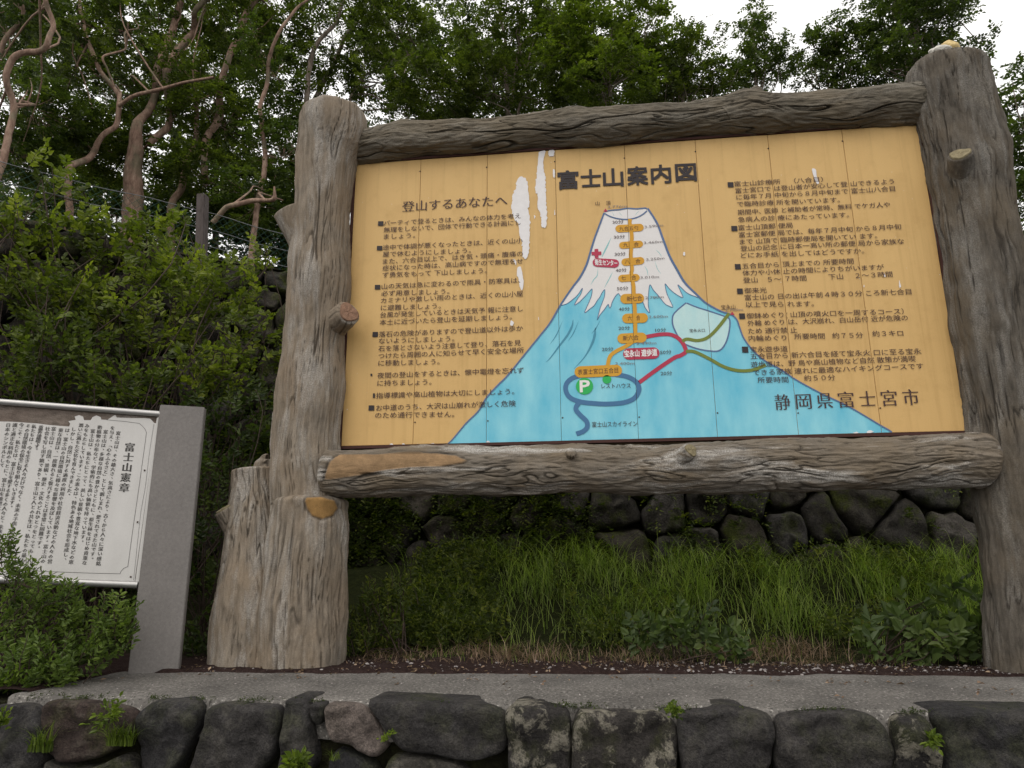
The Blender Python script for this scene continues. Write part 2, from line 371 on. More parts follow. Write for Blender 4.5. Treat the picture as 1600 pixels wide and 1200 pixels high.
def log_mesh(name, pts, rad, seg, rings, mat, freq=26, along=2.4, depth=.012, lump=.05, seed=0,
             round0=.0, round1=.0, cuts=(), knots=(), wav=.35, cut_in=.012, power=2.5):
    c = catmull(pts, rings); L = np.concatenate([[0], np.cumsum(np.linalg.norm(np.diff(c, axis=0), axis=1))])
    rr = catmull(np.stack([rad, np.zeros(len(rad)), np.zeros(len(rad))], 1), rings)[:, 0]
    prof = np.ones(rings)
    # pack rings more densely into rounded ends
    if round0: prof *= (1-np.clip(1-L/round0, 0, 1)**power)**(1/power)
    if round1: prof *= (1-np.clip(1-(L[-1]-L)/round1, 0, 1)**power)**(1/power)
    t, a, b = frames(c); th = np.linspace(0, 2*np.pi, seg, endpoint=False)
    ct, sn = np.cos(th)[None], np.sin(th)[None]
    R = rr[:, None]*np.ones((1, seg)); Lz = L[:, None]*np.ones((1, seg))
    base = np.stack([ct*R, sn*R, Lz], -1)
    wl = fbm(base*np.array([3., 3., 2.])+seed*9.1, 3)*lump
    warp = fbm(base*np.array([4., 4., 2.2])+seed+31, 2)
    q = base*np.array([freq, freq, along])
    q = q+np.stack([warp, warp, warp*0], -1)*wav*6
    n1 = perlin(q+seed*3.3); n2 = perlin(q*np.array([2.1, 2.1, 2.4])+7.7)
    n0 = perlin(q*np.array([.45, .45, .6])+3.3)
    g = 1-np.abs(n1+.35*n2)*2.6
    amp = sstep(-.35, .45, fbm(base*np.array([5, 5, 3.])+50+seed, 2))
    crack = sstep(.76, .98, g)*(.15+.85*amp)
    long_ = perlin(q*np.array([.34, .34, .22])+91.7); lcr = sstep(.90, .985, 1-np.abs(long_)*3.4)*sstep(-.1, .25, perlin(base*np.array([6, 6, 2.4])+12.1+seed))
    crack = np.maximum(crack, lcr); D = -crack*depth-lcr*depth*.8+n0*depth*1.0+n2*depth*.45+fbm(base*np.array([60, 60, 14.])+11, 2)*depth*.28+wl*rr[:, None]*3
    flake = fbm(base*np.array([30, 30, 12.])+5, 2); D += sstep(.15, .3, flake)*depth*.25
    pos = c[:, None]+(R*prof[:, None])[..., None]*(ct[..., None]*a[:, None]+sn[..., None]*b[:, None])
    nrm = ct[..., None]*a[:, None]+sn[..., None]*b[:, None]
    cut = np.zeros((rings, seg))
    for kp, kr, kh in knots:
        d = np.linalg.norm(pos-np.asarray(kp), axis=-1); D += kh*np.exp(-(d/kr)**2)
    front = nrm[..., 1] < .1
    for poly in cuts:
        ins = in_poly(pos[..., 0], pos[..., 2], poly) & front
        dist = poly_dist(pos[..., 0], pos[..., 2], poly)
        inside = np.where(ins, sstep(0, .012, dist), 0)
        edge = np.where(front, np.exp(-(dist/.007)**2), 0)
        D = D*(1-inside*.9)-cut_in*inside; crack = crack*(1-inside)+edge*.9*(.4+.6*amp); crack = np.clip(crack, 0, 1); D -= edge*.008
        cut = np.maximum(cut, inside)
    V = pos+nrm*(D*np.clip(prof, .15, 1)[:, None])[..., None]
    V = V.reshape(-1, 3)
    n = rings; i = np.arange(n-1)[:, None]*seg; j = np.arange(seg)[None]; k = (j+1) % seg
    F = np.stack([i+j, i+k, i+seg+k, i+seg+j], -1).reshape(-1, 4)
    e0 = len(V); V = np.vstack([V, V[:seg].mean(0), V[(n-1)*seg:n*seg].mean(0)])
    jj = np.arange(seg); kk = (jj+1) % seg
    F = np.vstack([F, np.stack([kk, jj, np.full(seg, e0), np.full(seg, e0)], 1), np.stack([(n-1)*seg+jj, (n-1)*seg+kk, np.full(seg, e0+1), np.full(seg, e0+1)], 1)])
    # caps as quads with a doubled corner are not valid: rebuild as python list
    FL = F[:(n-1)*seg].tolist()+[[int(x[0]), int(x[1]), int(x[2])] for x in F[(n-1)*seg:]]
    cr = np.concatenate([crack.ravel(), [0, 0]]); cu = np.concatenate([cut.ravel(), [0, 0]])
    me = mesh(name, V, FL, mat, True, attrs={'crack': ('POINT', cr), 'cut': ('POINT', cu)})
    return me

# ------------------------------------------------------------------ ground
def sheet(name, x0, x1, y0, y1, nx, ny, fz, mat, kind='structure', parent=None):
    x = np.linspace(x0, x1, nx); y = np.linspace(y0, y1, ny); X, Y = np.meshgrid(x, y); Z = fz(X, Y)
    V = np.stack([X, Y, Z], -1).reshape(-1, 3); i = (np.arange(ny-1)[:, None]*nx+np.arange(nx-1)[None]).ravel()
    F = np.stack([i, i+1, i+nx+1, i+nx], 1); o = put(name, mesh(name, V, F, mat), parent)
    if kind: o['kind'] = kind
    return o
ROADZ = -.95
sheet('road', -600, 600, -600, -1.2, 40, 40, lambda X, Y: X*0+ROADZ, ASPH)
def walk_z(X, Y): return .004*perlin(np.stack([X*3, Y*3, X*0], -1))+.002*perlin(np.stack([X*14, Y*14, X*0], -1))
FRONT = -1.10
def slab(name, x0, x1, y0, y1, mat):
    nx, ny = 300, 50; x = np.linspace(x0, x1, nx); y = np.linspace(0, 1, ny); X, T = np.meshgrid(x, y)
    yf = y0+.02*perlin(np.stack([X*4, X*0, X*0+3], -1)); yb = y1+.03*perlin(np.stack([X*3, X*0, X*0+9], -1))
    Y = yf+(yb-yf)*T
    ec = np.minimum(T*(y1-y0), 9); Z = walk_z(X, Y)-.012*np.exp(-(ec/.012))
    V = np.stack([X, Y, Z], -1).reshape(-1, 3); V2 = V[:nx].copy(); V2[:, 2] -= .14
    V = np.vstack([V, V2]); i = (np.arange(ny-1)[:, None]*nx+np.arange(nx-1)[None]).ravel()
    F = np.stack([i, i+1, i+nx+1, i+nx], 1); j = np.arange(nx-1); F = np.vstack([F, np.stack([nx*ny+j, nx*ny+j+1, j+1, j], 1)])
    o = put(name, mesh(name, V, F, mat)); o['kind'] = 'structure'; return o
slab('walk', -1.06, 9, FRONT, -.20, CONC)
def rear_z(X, Y):
    z = .012+.55*sstep(.35, 2.2, Y)+.05*np.clip(-.9-X, 0, 3)*0
    z = z+.025*perlin(np.stack([X*2.5, Y*2.5, X*0], -1))*sstep(-.4, .6, Y)+.010*perlin(np.stack([X*11, Y*11, X*0], -1))
    e = -.44+np.clip((X+.6)*.06, 0, .24)+.05*perlin(np.stack([X*3.5, X*0, X*0], -1))+.02*perlin(np.stack([X*15, X*0, X*0+4], -1))
    inside = np.where(X < -1.0, 1, sstep(-.015, .03, Y-e))
    return z*inside-.06*(1-inside)
sheet('soil', -6, 9, -1.04, 3.4, 480, 200, rear_z, SOIL)

# hillside above the rear wall
TOP = np.array([(-5.2, -1.0), (-4.3, -.05), (-3.4, .8), (-2.2, 1.8), (-1.2, 2.35), (0, 2.55), (1.5, 2.6), (4, 2.6), (9, 2.4)])
WH = 3.45
SPT = catmull(np.c_[TOP, np.zeros(len(TOP))], 400)[:, :2]
SL = np.concatenate([[0], np.cumsum(np.linalg.norm(np.diff(SPT, axis=0), axis=1))])
def top_at(s): return np.stack([np.interp(s, SL, SPT[:, 0]), np.interp(s, SL, SPT[:, 1])], -1)
def nrm_at(s):
    d = top_at(s+.05)-top_at(s-.05); d = d/np.linalg.norm(d, axis=-1)[..., None]; return np.stack([d[..., 1], -d[..., 0]], -1)
BAT = .62
def wall_pt(s, v, out=0.0):                     # s along the wall, v up from the walk level
    s = np.asarray(s, float); t = top_at(s); n = nrm_at(s)
    p = t+n*((1-np.asarray(v)/WH)*BAT+out)[..., None]
    return np.concatenate([p, np.broadcast_to(np.asarray(v, float), s.shape)[..., None]], -1)
def hill():
    s = np.linspace(.05, SL[-1]-.05, 60); d = np.array([-.05, .3, .8, 1.5, 3, 5, 8, 12, 20, 40, 90]); z = np.array([0, .02, .12, .4, 1.1, 2.0, 3.2, 4.2, 5.5, 7, 7])
    V = []
    for k in range(len(d)):
        t = top_at(s)-nrm_at(s)*0; dirx = np.stack([(s/SL[-1]-.5)*1.2, np.ones_like(s)], -1); dirx /= np.linalg.norm(dirx, axis=1)[:, None]
        p = t+dirx*d[k]; V.append(np.c_[p, WH-.02+z[k]+.08*perlin(np.c_[p*1.3, p[:, :1]*0])*(k > 0)])
    V = np.array(V).reshape(-1, 3); n = len(s); i = (np.arange(len(d)-1)[:, None]*n+np.arange(n-1)[None]).ravel()
    o = put('hillside', mesh('hillside', V, np.stack([i, i+1, i+n+1, i+n], 1), LITTER)); o['kind'] = 'structure'
hill()

# ------------------------------------------------------------------ stones
def clip_cell(poly, p, q):                      # keep the side of p
    mid = (p+q)/2; d = q-p; out = []
    for k in range(len(poly)):
        a = poly[k]; b = poly[(k+1) % len(poly)]; da = (a-mid)@d; db = (b-mid)@d
        if da <= 0: out.append(a)
        if (da < 0) != (db < 0) and da != db: out.append(a+(b-a)*(da/(da-db)))
    return out
def voronoi(u0, u1, v0, v1, cu, cv, rng, jit=.42):
    S = []; rows = max(1, int(round((v1-v0)/cv)))
    for r in range(rows):
        n = int((u1-u0)/cu)
        for k in range(n): S.append((u0+(k+.5+(r % 2)*.5)*(u1-u0)/n+rng.uniform(-jit, jit)*cu, v0+(r+.5)*(v1-v0)/rows+rng.uniform(-jit, jit)*cv))
    S = np.array(S); S = S[rng.random(len(S)) > .22]; cells = []
    for k, p in enumerate(S):
        poly = [np.array(x, float) for x in ((u0, v0), (u1, v0), (u1, v1), (u0, v1))]
        poly = [np.array((np.clip(x[0], p[0]-.5, p[0]+.5), x[1])) for x in poly]
        dd = np.linalg.norm(S-p, axis=1)
        for j in np.argsort(dd)[1:14]:
            poly = clip_cell(poly, p, S[j])
            if len(poly) < 3: break
        if len(poly) >= 3: cells.append(np.array(poly))
    return cells
def resample(poly, n, chaikin=2):
    p = np.asarray(poly, float)
    for _ in range(chaikin):
        q = np.roll(p, -1, 0); p = np.stack([p*.8+q*.2, p*.2+q*.8], 1).reshape(-1, p.shape[1])
    d = np.concatenate([[0], np.cumsum(np.linalg.norm(np.diff(np.vstack([p, p[:1]]), axis=0), axis=1))])
    s = np.linspace(0, d[-1], n, endpoint=False); pp = np.vstack([p, p[:1]])
    return np.stack([np.interp(s, d, pp[:, k]) for k in range(p.shape[1])], 1)
def stone_mesh(poly, place, mat, H=.07, seg=26, ts=(.25, .5, .7, .84, .94, 1.0), gap=.012, seed=0, back=.16, rough=.014, jag=.012, prof=6, ch=2, fk=.06):
    """poly in wall coordinates (u, v); place(u, v, out) gives world points"""
    rng = np.random.default_rng(seed); p = resample(poly, seg, ch); c = p.mean(0)
    r = np.linalg.norm(p-c, axis=1)[:, None]; p = c+(p-c)*np.clip(1-gap/r, .2, 1)
    p = p+(p-c)/r*(perlin(np.c_[p*9, np.full(len(p), seed*1.7)])*jag)[:, None]
    tilt = rng.uniform(-.16, .16, 2); rings = []; outs = []
    for t in ts:
        q = c+(p-c)*t; rings.append(q); outs.append(H*(1-t**prof)**.5+((q-c)@tilt)*(1-t**3))
    rings.append(p*1.0+(c-p)*.02); outs.append(np.full(seg, -back))
    R = np.vstack([c[None]]+rings); O = np.concatenate([[H]]+outs)
    nz = fbm(np.c_[R*7, O*7+seed], 3); fac = np.abs(perlin(np.c_[R*4.5, O*3+seed*2.1]))
    m = O > -back*.5; O = O+m*(nz*rough*1.6-fac*fk)
    W = place(R[:, 0], R[:, 1], O)
    F = []; n = seg
    for j in range(n): F.append([0, 1+j, 1+(j+1) % n])
    for k in range(len(rings)-1):
        a = 1+k*n; b = a+n
        for j in range(n): F.append([a+j, b+j, b+(j+1) % n, a+(j+1) % n])
    return mesh('stone', W, F, mat, True)

# rear retaining wall
rw = empty('rear_stone_wall', (1.5, 2.4, 0), 'tall mossy dry stone retaining wall behind the big painted board', 'stone wall')
def rear_place(u, v, o): return wall_pt(u, v, o)
rng = np.random.default_rng(21)
s = np.linspace(.1, SL[-1]-.1, 60); vv = np.linspace(-.1, WH-.06, 8)
Vc = np.concatenate([wall_pt(s, np.full_like(s, v), -.10) for v in vv]+[wall_pt(s, np.full_like(s, WH-.06), -.6)])
i = (np.arange(len(vv))[:, None]*60+np.arange(59)[None]).ravel()
put('earth_core', mesh('earth_core', Vc, np.stack([i, i+1, i+61, i+60], 1), CORE), rw)
u_start = 1.2
cells = voronoi(u_start, 11.6, .1, WH, .36, .29, rng)
print('rear stones', len(cells))
for k, c in enumerate(cells):
    cx = c[:, 0].mean(); px_ = top_at(np.array([cx]))[0][0]
    mossy = rng.random() < (.85 if px_ < 2.0 else .35)
    put('stone', stone_mesh(c, rear_place, ST_BM if mossy else ST_B, H=.10, fk=.12, seg=24, ts=(.3, .55, .78, .92, 1.0), seed=k+5, gap=.010, rough=.03, jag=.03, prof=7, ch=1), rw)

# low front wall: the top course is traced stone by stone
fw = empty('front_stone_wall', (1.5, -1.15, ROADZ), 'low dark basalt stone wall along the front edge of the concrete walk', 'stone wall')
FY = -1.13
def front_place(u, v, o): return np.stack([u, FY-np.asarray(o), np.broadcast_to(v, np.shape(u))], -1)
traced = [
 ([(-260, 1090), (-60, 1090), (-40, 1300), (-240, 1300)], ST_D), ([(-50, 1105), (60, 1098), (75, 1180), (30, 1260), (-40, 1250)], ST_D),
 ([(55, 1094), (150, 1090), (212, 1112), (200, 1165), (120, 1200), (60, 1175)], ST_R), ([(60, 1180), (130, 1205), (205, 1172), (200, 1300), (70, 1310)], ST_M),
 ([(212, 1096), (310, 1090), (312, 1130), (285, 1180), (262, 1230), (210, 1225)], ST_D),
 ([(318, 1090), (432, 1087), (438, 1120), (425, 1185), (400, 1215), (290, 1240), (296, 1185), (318, 1140)], ST_D),
 ([(441, 1090), (462, 1084), (478, 1092), (486, 1140), (492, 1210), (430, 1230), (438, 1150)], ST_D),
 ([(480, 1094), (508, 1091), (504, 1128), (492, 1138), (482, 1120)], ST_D),
 ([(508, 1092), (520, 1088), (562, 1092), (578, 1112), (592, 1140), (606, 1168), (585, 1190), (548, 1172), (518, 1162), (503, 1128)], ST_W),
 ([(566, 1092), (620, 1096), (785, 1102), (792, 1150), (788, 1180), (735, 1195), (680, 1185), (622, 1176), (596, 1135)], ST_D),
 ([(515, 1168), (545, 1178), (590, 1196), (590, 1300), (500, 1290)], ST_D), ([(598, 1185), (640, 1180), (735, 1198), (740, 1290), (600, 1300)], ST_M),
 ([(788, 1104), (830, 1098), (885, 1106), (892, 1130), (890, 1240), (800, 1250), (792, 1180)], ST_L),
 ([(892, 1108), (940, 1106), (985, 1096), (1030, 1110), (1058, 1130), (1062, 1180), (1050, 1260), (895, 1260)], ST_L),
 ([(1062, 1112), (1130, 1106), (1205, 1112), (1212, 1150), (1208, 1215), (1070, 1235), (1060, 1160)], ST_D),
 ([(1214, 1120), (1250, 1112), (1360, 1112), (1390, 1140), (1398, 1180), (1392, 1230), (1225, 1240), (1213, 1180)], ST_D),
 ([(1394, 1118), (1430, 1108), (1450, 1112), (1475, 1170), (1470, 1250), (1398, 1250), (1400, 1175)], ST_L),
 ([(1456, 1112), (1510, 1098), (1580, 1108), (1680, 1104), (1700, 1230), (1480, 1250), (1480, 1165)], ST_D),
 ([(1705, 1108), (1850, 1104), (1880, 1250), (1710, 1240)], ST_D), ([(1885, 1108), (2050, 1104), (2080, 1250), (1890, 1240)], ST_D)]
for k, (pl, mt) in enumerate(traced):
    w = np.array([P(a, b, FY-.03)[[0, 2]] for a, b in pl])
    w[:, 1] = np.minimum(w[:, 1], .004+.012*math.sin(k*2.3)); cw_ = w.mean(0); w = cw_+(w-cw_)*np.array([1.035, 1.0])
    st = put('stone', stone_mesh(w, front_place, mt, H=.05, prof=12, ch=2, fk=.035, seg=72, ts=(.12, .24, .36, .48, .6, .7, .79, .87, .93, .97, 1.0), gap=.004, seed=100+k, back=.2, rough=.022, jag=.006), fw)
    if mt is ST_W: st['label'] = 'pale smooth stone among the dark ones'
zmin = -.30
cells = voronoi(-2.6, 6.5, ROADZ-.02, zmin, .42, .30, np.random.default_rng(4))
for k, c in enumerate(cells):
    put('stone', stone_mesh(c, front_place, ST_D if k % 3 else ST_M, H=.07, seg=20, ts=(.4, .7, .9, 1.0), seed=300+k, gap=.014), fw)
put('earth_core', box_me('earth_core', (-6, FY+.06, ROADZ-.01), (9, -.60, -.035), CORE), fw)

# ------------------------------------------------------------------ the big painted board
BD = empty('painted_information_board', (1.82, 0, 0), 'huge yellow painted mountain guide board framed by mortar logs made to look like wood', 'notice board')
def tracedlog(rows, y):
    pts = []; rad = []
    for py, l, r in rows:
        a = P(l, py, y); b = P(r, py, y); pts.append((a+b)/2); rad.append(np.linalg.norm(b-a)/2*.985)
    return pts, rad
def addz(p, dz): return (p[0], p[1], p[2]+dz)
# left post
lp, lr = tracedlog([(785, 430, 535), (700, 426, 531), (620, 437, 535), (540, 448, 537), (460, 453, 545), (400, 455, 547), (320, 466, 549), (250, 468, 557), (210, 471, 572), (176, 474, 573)], -.06)
put('post', log_mesh('post', lp, lr, 320, 250, LOG_L, freq=34, along=1.15, depth=.008, lump=.035, seed=1, round1=.07, wav=.07, power=3.4,
    knots=[(P(490, 425, -.06-.1), .13, .04), (P(540, 500, -.2), .09, .05)]), BD)
# lower trunk and the stump beside it
lp, lr = tracedlog([(1075, 405, 539), (1000, 408, 538), (930, 414, 537), (860, 420, 539), (810, 424, 541), (774, 427, 543)], -.10)
patch = [tuple(P(a, b, -.38)[[0, 2]]) for a, b in [(470, 774), (490, 772), (508, 777), (511, 790), (505, 804), (492, 811), (478, 806), (471, 794), (468, 782)]]
put('trunk_base', log_mesh('trunk_base', lp, lr, 320, 150, LOG_L, freq=30, along=1.0, depth=.010, lump=.04, seed=2, round1=.05, wav=.09, cuts=[patch], cut_in=.0), BD)
lp, lr = tracedlog([(1075, 326, 452), (1000, 333, 454), (920, 345, 448), (850, 353, 440), (800, 358, 436), (760, 363, 431), (731, 364, 429)], -.06)
put('side_stump', log_mesh('side_stump', lp, lr, 260, 150, LOG_L, freq=32, along=1.0, depth=.009, lump=.04, seed=3, round1=.025, wav=.09), BD)
lp, lr = tracedlog([(760, 398, 436), (722, 400, 432), (717, 404, 430)], .16)
put('side_stump', log_mesh('side_stump', lp, lr, 120, 40, LOG_L, freq=24, seed=13, round1=.04), BD)
# right post
lp, lr = tracedlog([(1085, 1550, 1700), (1000, 1541, 1690), (900, 1535, 1680), (830, 1528, 1672), (772, 1524, 1662), (700, 1514, 1655), (600, 1500, 1632), (500, 1484, 1612), (400, 1468, 1594), (300, 1452, 1576), (220, 1440, 1563), (160, 1426, 1551), (115, 1420, 1540), (100, 1424, 1534)], -.02)
put('post', log_mesh('post', lp, lr, 300, 330, LOG_R, freq=28, along=1.5, depth=.011, lump=.05, seed=4, round1=.09, wav=.12, power=3.2,
    knots=[(P(1500, 268, -.22), .09, .035), (P(1560, 505, -.2), .05, .02)]), BD)
# beams
def tracedbeam(rows, y):
    pts = []; rad = []
    for x, t, b in rows:
        a = P(x, t, y); c = P(x, b, y); pts.append((a+c)/2); rad.append(np.linalg.norm(a-c)/2)
    return pts, rad
bp, br = tracedbeam([(535, 212, 258), (580, 205, 256), (625, 196, 252), (680, 193, 247), (766, 186, 240), (860, 181, 233), (950, 173, 227), (1050, 166, 220), (1140, 156, 213), (1240, 150, 206), (1340, 144, 200), (1400, 139, 197), (1447, 135, 195), (1462, 138, 194)], .0)
put('top_beam', log_mesh('top_beam', bp, br, 240, 430, LOG_T, freq=26, along=2.8, depth=.012, lump=.06, seed=5, round0=.05, round1=.06, wav=.2,
    knots=[(P(632, 205, -.05), .07, .03), (P(1165, 165, -.05), .10, .035), (P(900, 185, -.03), .08, .015)]), BD)
bp, br = tracedbeam([(503, 704, 776), (560, 702, 775), (640, 699, 774), (760, 697, 774), (880, 696, 771), (1000, 694, 771), (1120, 690, 769), (1240, 688, 766), (1360, 684, 764), (1460, 680, 761), (1530, 678, 758), (1560, 684, 754)], -.14)
cutp = [tuple(P(a, b, -.26)[[0, 2]]) for a, b in [(508, 738), (514, 720), (524, 704), (530, 702), (600, 704), (680, 704), (712, 708), (732, 718), (722, 724), (690, 730), (640, 732), (600, 737), (560, 745), (515, 752), (505, 752)]]
put('bottom_beam', log_mesh('bottom_beam', bp, br, 250, 460, LOG_B, freq=26, along=3.2, depth=.012, lump=.05, seed=6, round0=.05, round1=.10, wav=.2, cuts=[cutp],
    knots=[(P(1062, 712, -.26), .08, .03), (P(892, 706, -.27), .04, .02)]), BD)

def stub(p0, p1, r0, r1, mat, cutmat=None, seed=0, tiltdir=None):
    p0 = np.array(p0); p1 = np.array(p1); mid = p0*.5+p1*.5
    me = log_mesh('branch_stub', [p0, mid, p1], [r0, (r0+r1)/2*.93, r1], 90, 60, mat, freq=34, along=3, depth=.0035, lump=.05, seed=seed, round1=.012)
    b = put('branch_stub', me, BD)
    if cutmat is not None:
        d = (p1-p0)/np.linalg.norm(p1-p0); ref = np.array([0, 0, 1.]) if abs(d[2]) < .8 else np.array([1., 0, 0])
        a = np.cross(ref, d); a /= np.linalg.norm(a); c = np.cross(d, a); th = np.linspace(0, 2*np.pi, 28, endpoint=False)
        rr = r1*(.86+.08*np.sin(3*th+seed)); V = [p1+d*.004]; F = []
        RG = [(q_/11, .005-.002*(q_/11)) for q_ in range(1, 12)]+[(1., -.02)]; nr = len(RG)
        for q, off in RG:
            for k in range(28): V.append(p1+d*(off+.002*math.sin(5*th[k]))+rr[k]*q*(math.cos(th[k])*a+math.sin(th[k])*c))
        for k in range(28):
            F.append([0, 1+k, 1+(k+1) % 28])
            for q in range(nr-1): F.append([1+q*28+k, 1+(q+1)*28+k, 1+(q+1)*28+(k+1) % 28, 1+q*28+(k+1) % 28])
        tn = [0]+[(.85 if i_ % 2 else .1) if i_ < nr-2 else 1. for i_ in range(nr) for _ in range(28)]
        tn = [t_*(.5+.5*math.sin(k_*1.7)**2) for k_, t_ in enumerate(tn)]
        put('cut_face', mesh('cut_face', V, F, cutmat, attrs={'ring': ('POINT', tn)}), b)
    return b
stub(P(512, 450, .0), P(451, 328, -.13), .14, .10, LOG_L, None, 1)
stub(P(500, 530, .04), P(545, 488, -.205), .12, .074, LOG_L, CUT, 2)
stub(P(405, 880, -.02), P(352, 793, -.16), .12, .066, LOG_L, CUT2, 3)
stub(P(612, 226, -.03), P(641, 194, -.05), .075, .055, LOG_T, None, 4)
stub(P(1130, 185, -.03), P(1190, 147, -.05), .10, .062, LOG_T, None, 5)
stub(P(1040, 735, -.16), P(1080, 703, -.33), .08, .042, LOG_B, CUT2, 6)
stub(P(1512, 345, .05), P(1500, 240, -.275), .13, .062, LOG_R, CUT2, 7)
stub(P(888, 722, -.18), P(893, 706, -.30), .05, .03, LOG_B, None, 8)

# panels: eight boards side by side
PW = 3.64/8; ZB, ZT = GZ, GZ+1.95
pan = box_me('panel', (.0012, 0, 0), (PW-.0012, .022, ZT-ZB), YEL, .0012)
for k in range(8): part_at('panel', pan, BD, (k*PW, 0, ZB))
put('backing_board', box_me('backing_board', (-.03, .024, ZB-.03), (3.67, .05, ZT+.03), JOINT), BD)
for nm, lo, hi in (('panel_rim', (-.016, -.012, ZB-.012), (-.002, .02, ZT+.012)), ('panel_rim', (3.642, -.012, ZB-.012), (3.664, .02, ZT+.012)),
                   ('panel_rim', (-.002, -.010, ZB-.02), (3.642, .02, ZB-.003)), ('panel_rim', (-.002, -.010, ZT+.002), (3.642, .02, ZT+.018))):
    put(nm, box_me(nm, lo, hi, RIM), BD)

# flat print: every shape is drawn in board coordinates (x, z), and is cut where the panels meet
def seam_cut(V, F):
    bm = bmesh.new(); vs = [bm.verts.new(v) for v in V]
    for f in F:
        try: bm.faces.new([vs[i] for i in f])
        except ValueError: pass
    for k in range(1, 8):
        for sx in (-.0012, .0012):
            x = k*PW+sx
            bmesh.ops.bisect_plane(bm, geom=bm.verts[:]+bm.edges[:]+bm.faces[:], plane_co=(x, 0, 0), plane_no=(1, 0, 0), dist=1e-7)
    kill = []
    for f in bm.faces:
        x = f.calc_center_median().x; z = f.calc_center_median().z; q = (x/PW) % 1
        if min(q, 1-q)*PW < .0011 and .2 < x < 3.5: kill.append(f)
        elif x < .001 or x > 3.639 or z < ZB or z > ZT: kill.append(f)
    bmesh.ops.delete(bm, geom=kill, context='FACES')
    me = bpy.data.meshes.new('print'); bm.to_mesh(me); bm.free(); return me
class Print:
    def __init__(s, layer): s.V = []; s.F = []; s.y = -.0006*layer
    def tri(s, pts):
        pts = [(float(a), float(b)) for a, b in pts]; o = len(s.V)
        for a, b in pts: s.V.append((a, s.y, b))
        for t in tessellate_polygon([[Vector((a, b, 0)) for a, b in pts]]): s.F.append([o+i for i in t])
    def raw(s, V2, F):
        o = len(s.V); s.V += [(a, s.y, b) for a, b in V2]; s.F += [[o+i for i in f] for f in F]
    def build(s, name, mat, parent, cut=True):
        if cut: me = seam_cut(s.V, s.F)
        else: me = bpy.data.meshes.new(name); me.from_pydata(s.V, [], s.F)
        me.name = name
        # clamp below the board edge
        me.materials.append(mat); 
        bmn = bmesh.new(); bmn.from_mesh(me)
        for f in bmn.faces:
            if f.normal.y > 0: f.normal_flip()
        bmn.to_mesh(me); bmn.free()
        return put(name, me, parent)
def B(px, py): p = P(px, py, 0); return np.array([p[0], p[2]])
def zc(reg, pts): return [(reg[0]+x/reg[2], reg[1]+y/reg[2]) for x, y in pts]
def bz(reg, pts): return np.array([B(*q) for q in zc(reg, pts)])
A1 = (540, 280, 5.); A2 = (540, 480, 5.); A3 = (840, 220, 5.); A4 = (860, 440, 4.4444); A5 = (1120, 240, 4.4444); A6 = (1120, 470, 4.4444)
K1 = (860, 400, 11.4286); K2 = (980, 400, 8.8889); K3 = (920, 310, 11.4286); K4 = (780, 210, 4.4444)
def smooth2(p, n): return catmull(np.c_[p, np.zeros(len(p))], n)[:, :2]
def stroke(pr, pts, w, n=60, taper=False, rc=False):
    p = smooth2(np.asarray(pts), n) if len(pts) > 2 else np.asarray(pts, float)
    n = len(p); t = np.gradient(p, axis=0); t /= np.linalg.norm(t, axis=1)[:, None]+1e-12; q = np.stack([-t[:, 1], t[:, 0]], 1)
    ww = np.full(n, w/2.)
    if np.ndim(taper): ww = np.interp(np.linspace(0, 1, n), np.linspace(0, 1, len(taper)), taper)/2
    V = np.vstack([p+q*ww[:, None], p-q*ww[:, None]]); F = [[k, k+1, n+k+1, n+k] for k in range(n-1)]
    pr.raw(V.tolist(), F)
def pill(pr, c0, c1, h):
    c0 = np.array(c0); c1 = np.array(c1); d = c1-c0; L = np.linalg.norm(d); d /= L; q = np.array([-d[1], d[0]]); r = h/2; P_ = []
    for k in range(24):
        a = -math.pi/2+math.pi*k/23; P_.append(c1-d*r+d*r*math.cos(a)+q*r*math.sin(a))
    for k in range(24):
        a = math.pi/2+math.pi*k/23; P_.append(c0+d*r+d*r*math.cos(a)+q*r*math.sin(a))
    pr.tri(P_)
_fc = {}
def glyphs(text, offset=0.0, res=2):
    key = (text, offset, res)
    if key not in _fc:
        c = bpy.data.curves.new('text', 'FONT'); c.body = text; c.resolution_u = res; c.offset = offset
        o = bpy.data.objects.new('text', c); m = o.to_mesh()
        V = np.zeros(len(m.vertices)*3); m.vertices.foreach_get('co', V); V = V.reshape(-1, 3)[:, :2]
        F = [list(p.vertices) for p in m.polygons]; o.to_mesh_clear(); bpy.data.objects.remove(o); bpy.data.curves.remove(c)
        _fc[key] = (V, F)
    return _fc[key]
def typ(pr, text, p0, p1, h, bold=0.0, serif=0.0, mid=.385):
    """one line of lettering from p0 (left, middle height) to p1 (right), h = height of a character"""
    V, F = glyphs(text, -.010 if serif else 0.0)
    if len(V) == 0: return
    p0 = np.array(p0); p1 = np.array(p1); x0, x1 = V[:, 0].min(), V[:, 0].max()
    s = (V[:, 0]-x0)/(x1-x0+1e-9); hh = h/.92
    W = p0+(p1-p0)*s[:, None]; W = np.stack([W[:, 0], W[:, 1]+(V[:, 1]-mid)*hh], 1)
    pr.raw(W.tolist(), F)
    sh_ = [(-serif, 0), (serif, 0)] if serif else ([(-1, -1), (1, 1), (-1, 1), (1, -1), (0, 1), (0, -1)] if bold > .01 else ([(-.5, 0), (.5, 0)] if bold else []))
    y0 = pr.y
    for k, (a, b) in enumerate(sh_):
        m_ = 1 if serif else bold*hh*.8
        pr.y = y0-.00007*(k+1); pr.raw((W+np.array([a*m_, b*m_])).tolist(), F)
    pr.y = y0
PXB = np.linalg.norm(B(1000, 400)-B(1000, 410))/10      # board metres per photograph pixel, vertically

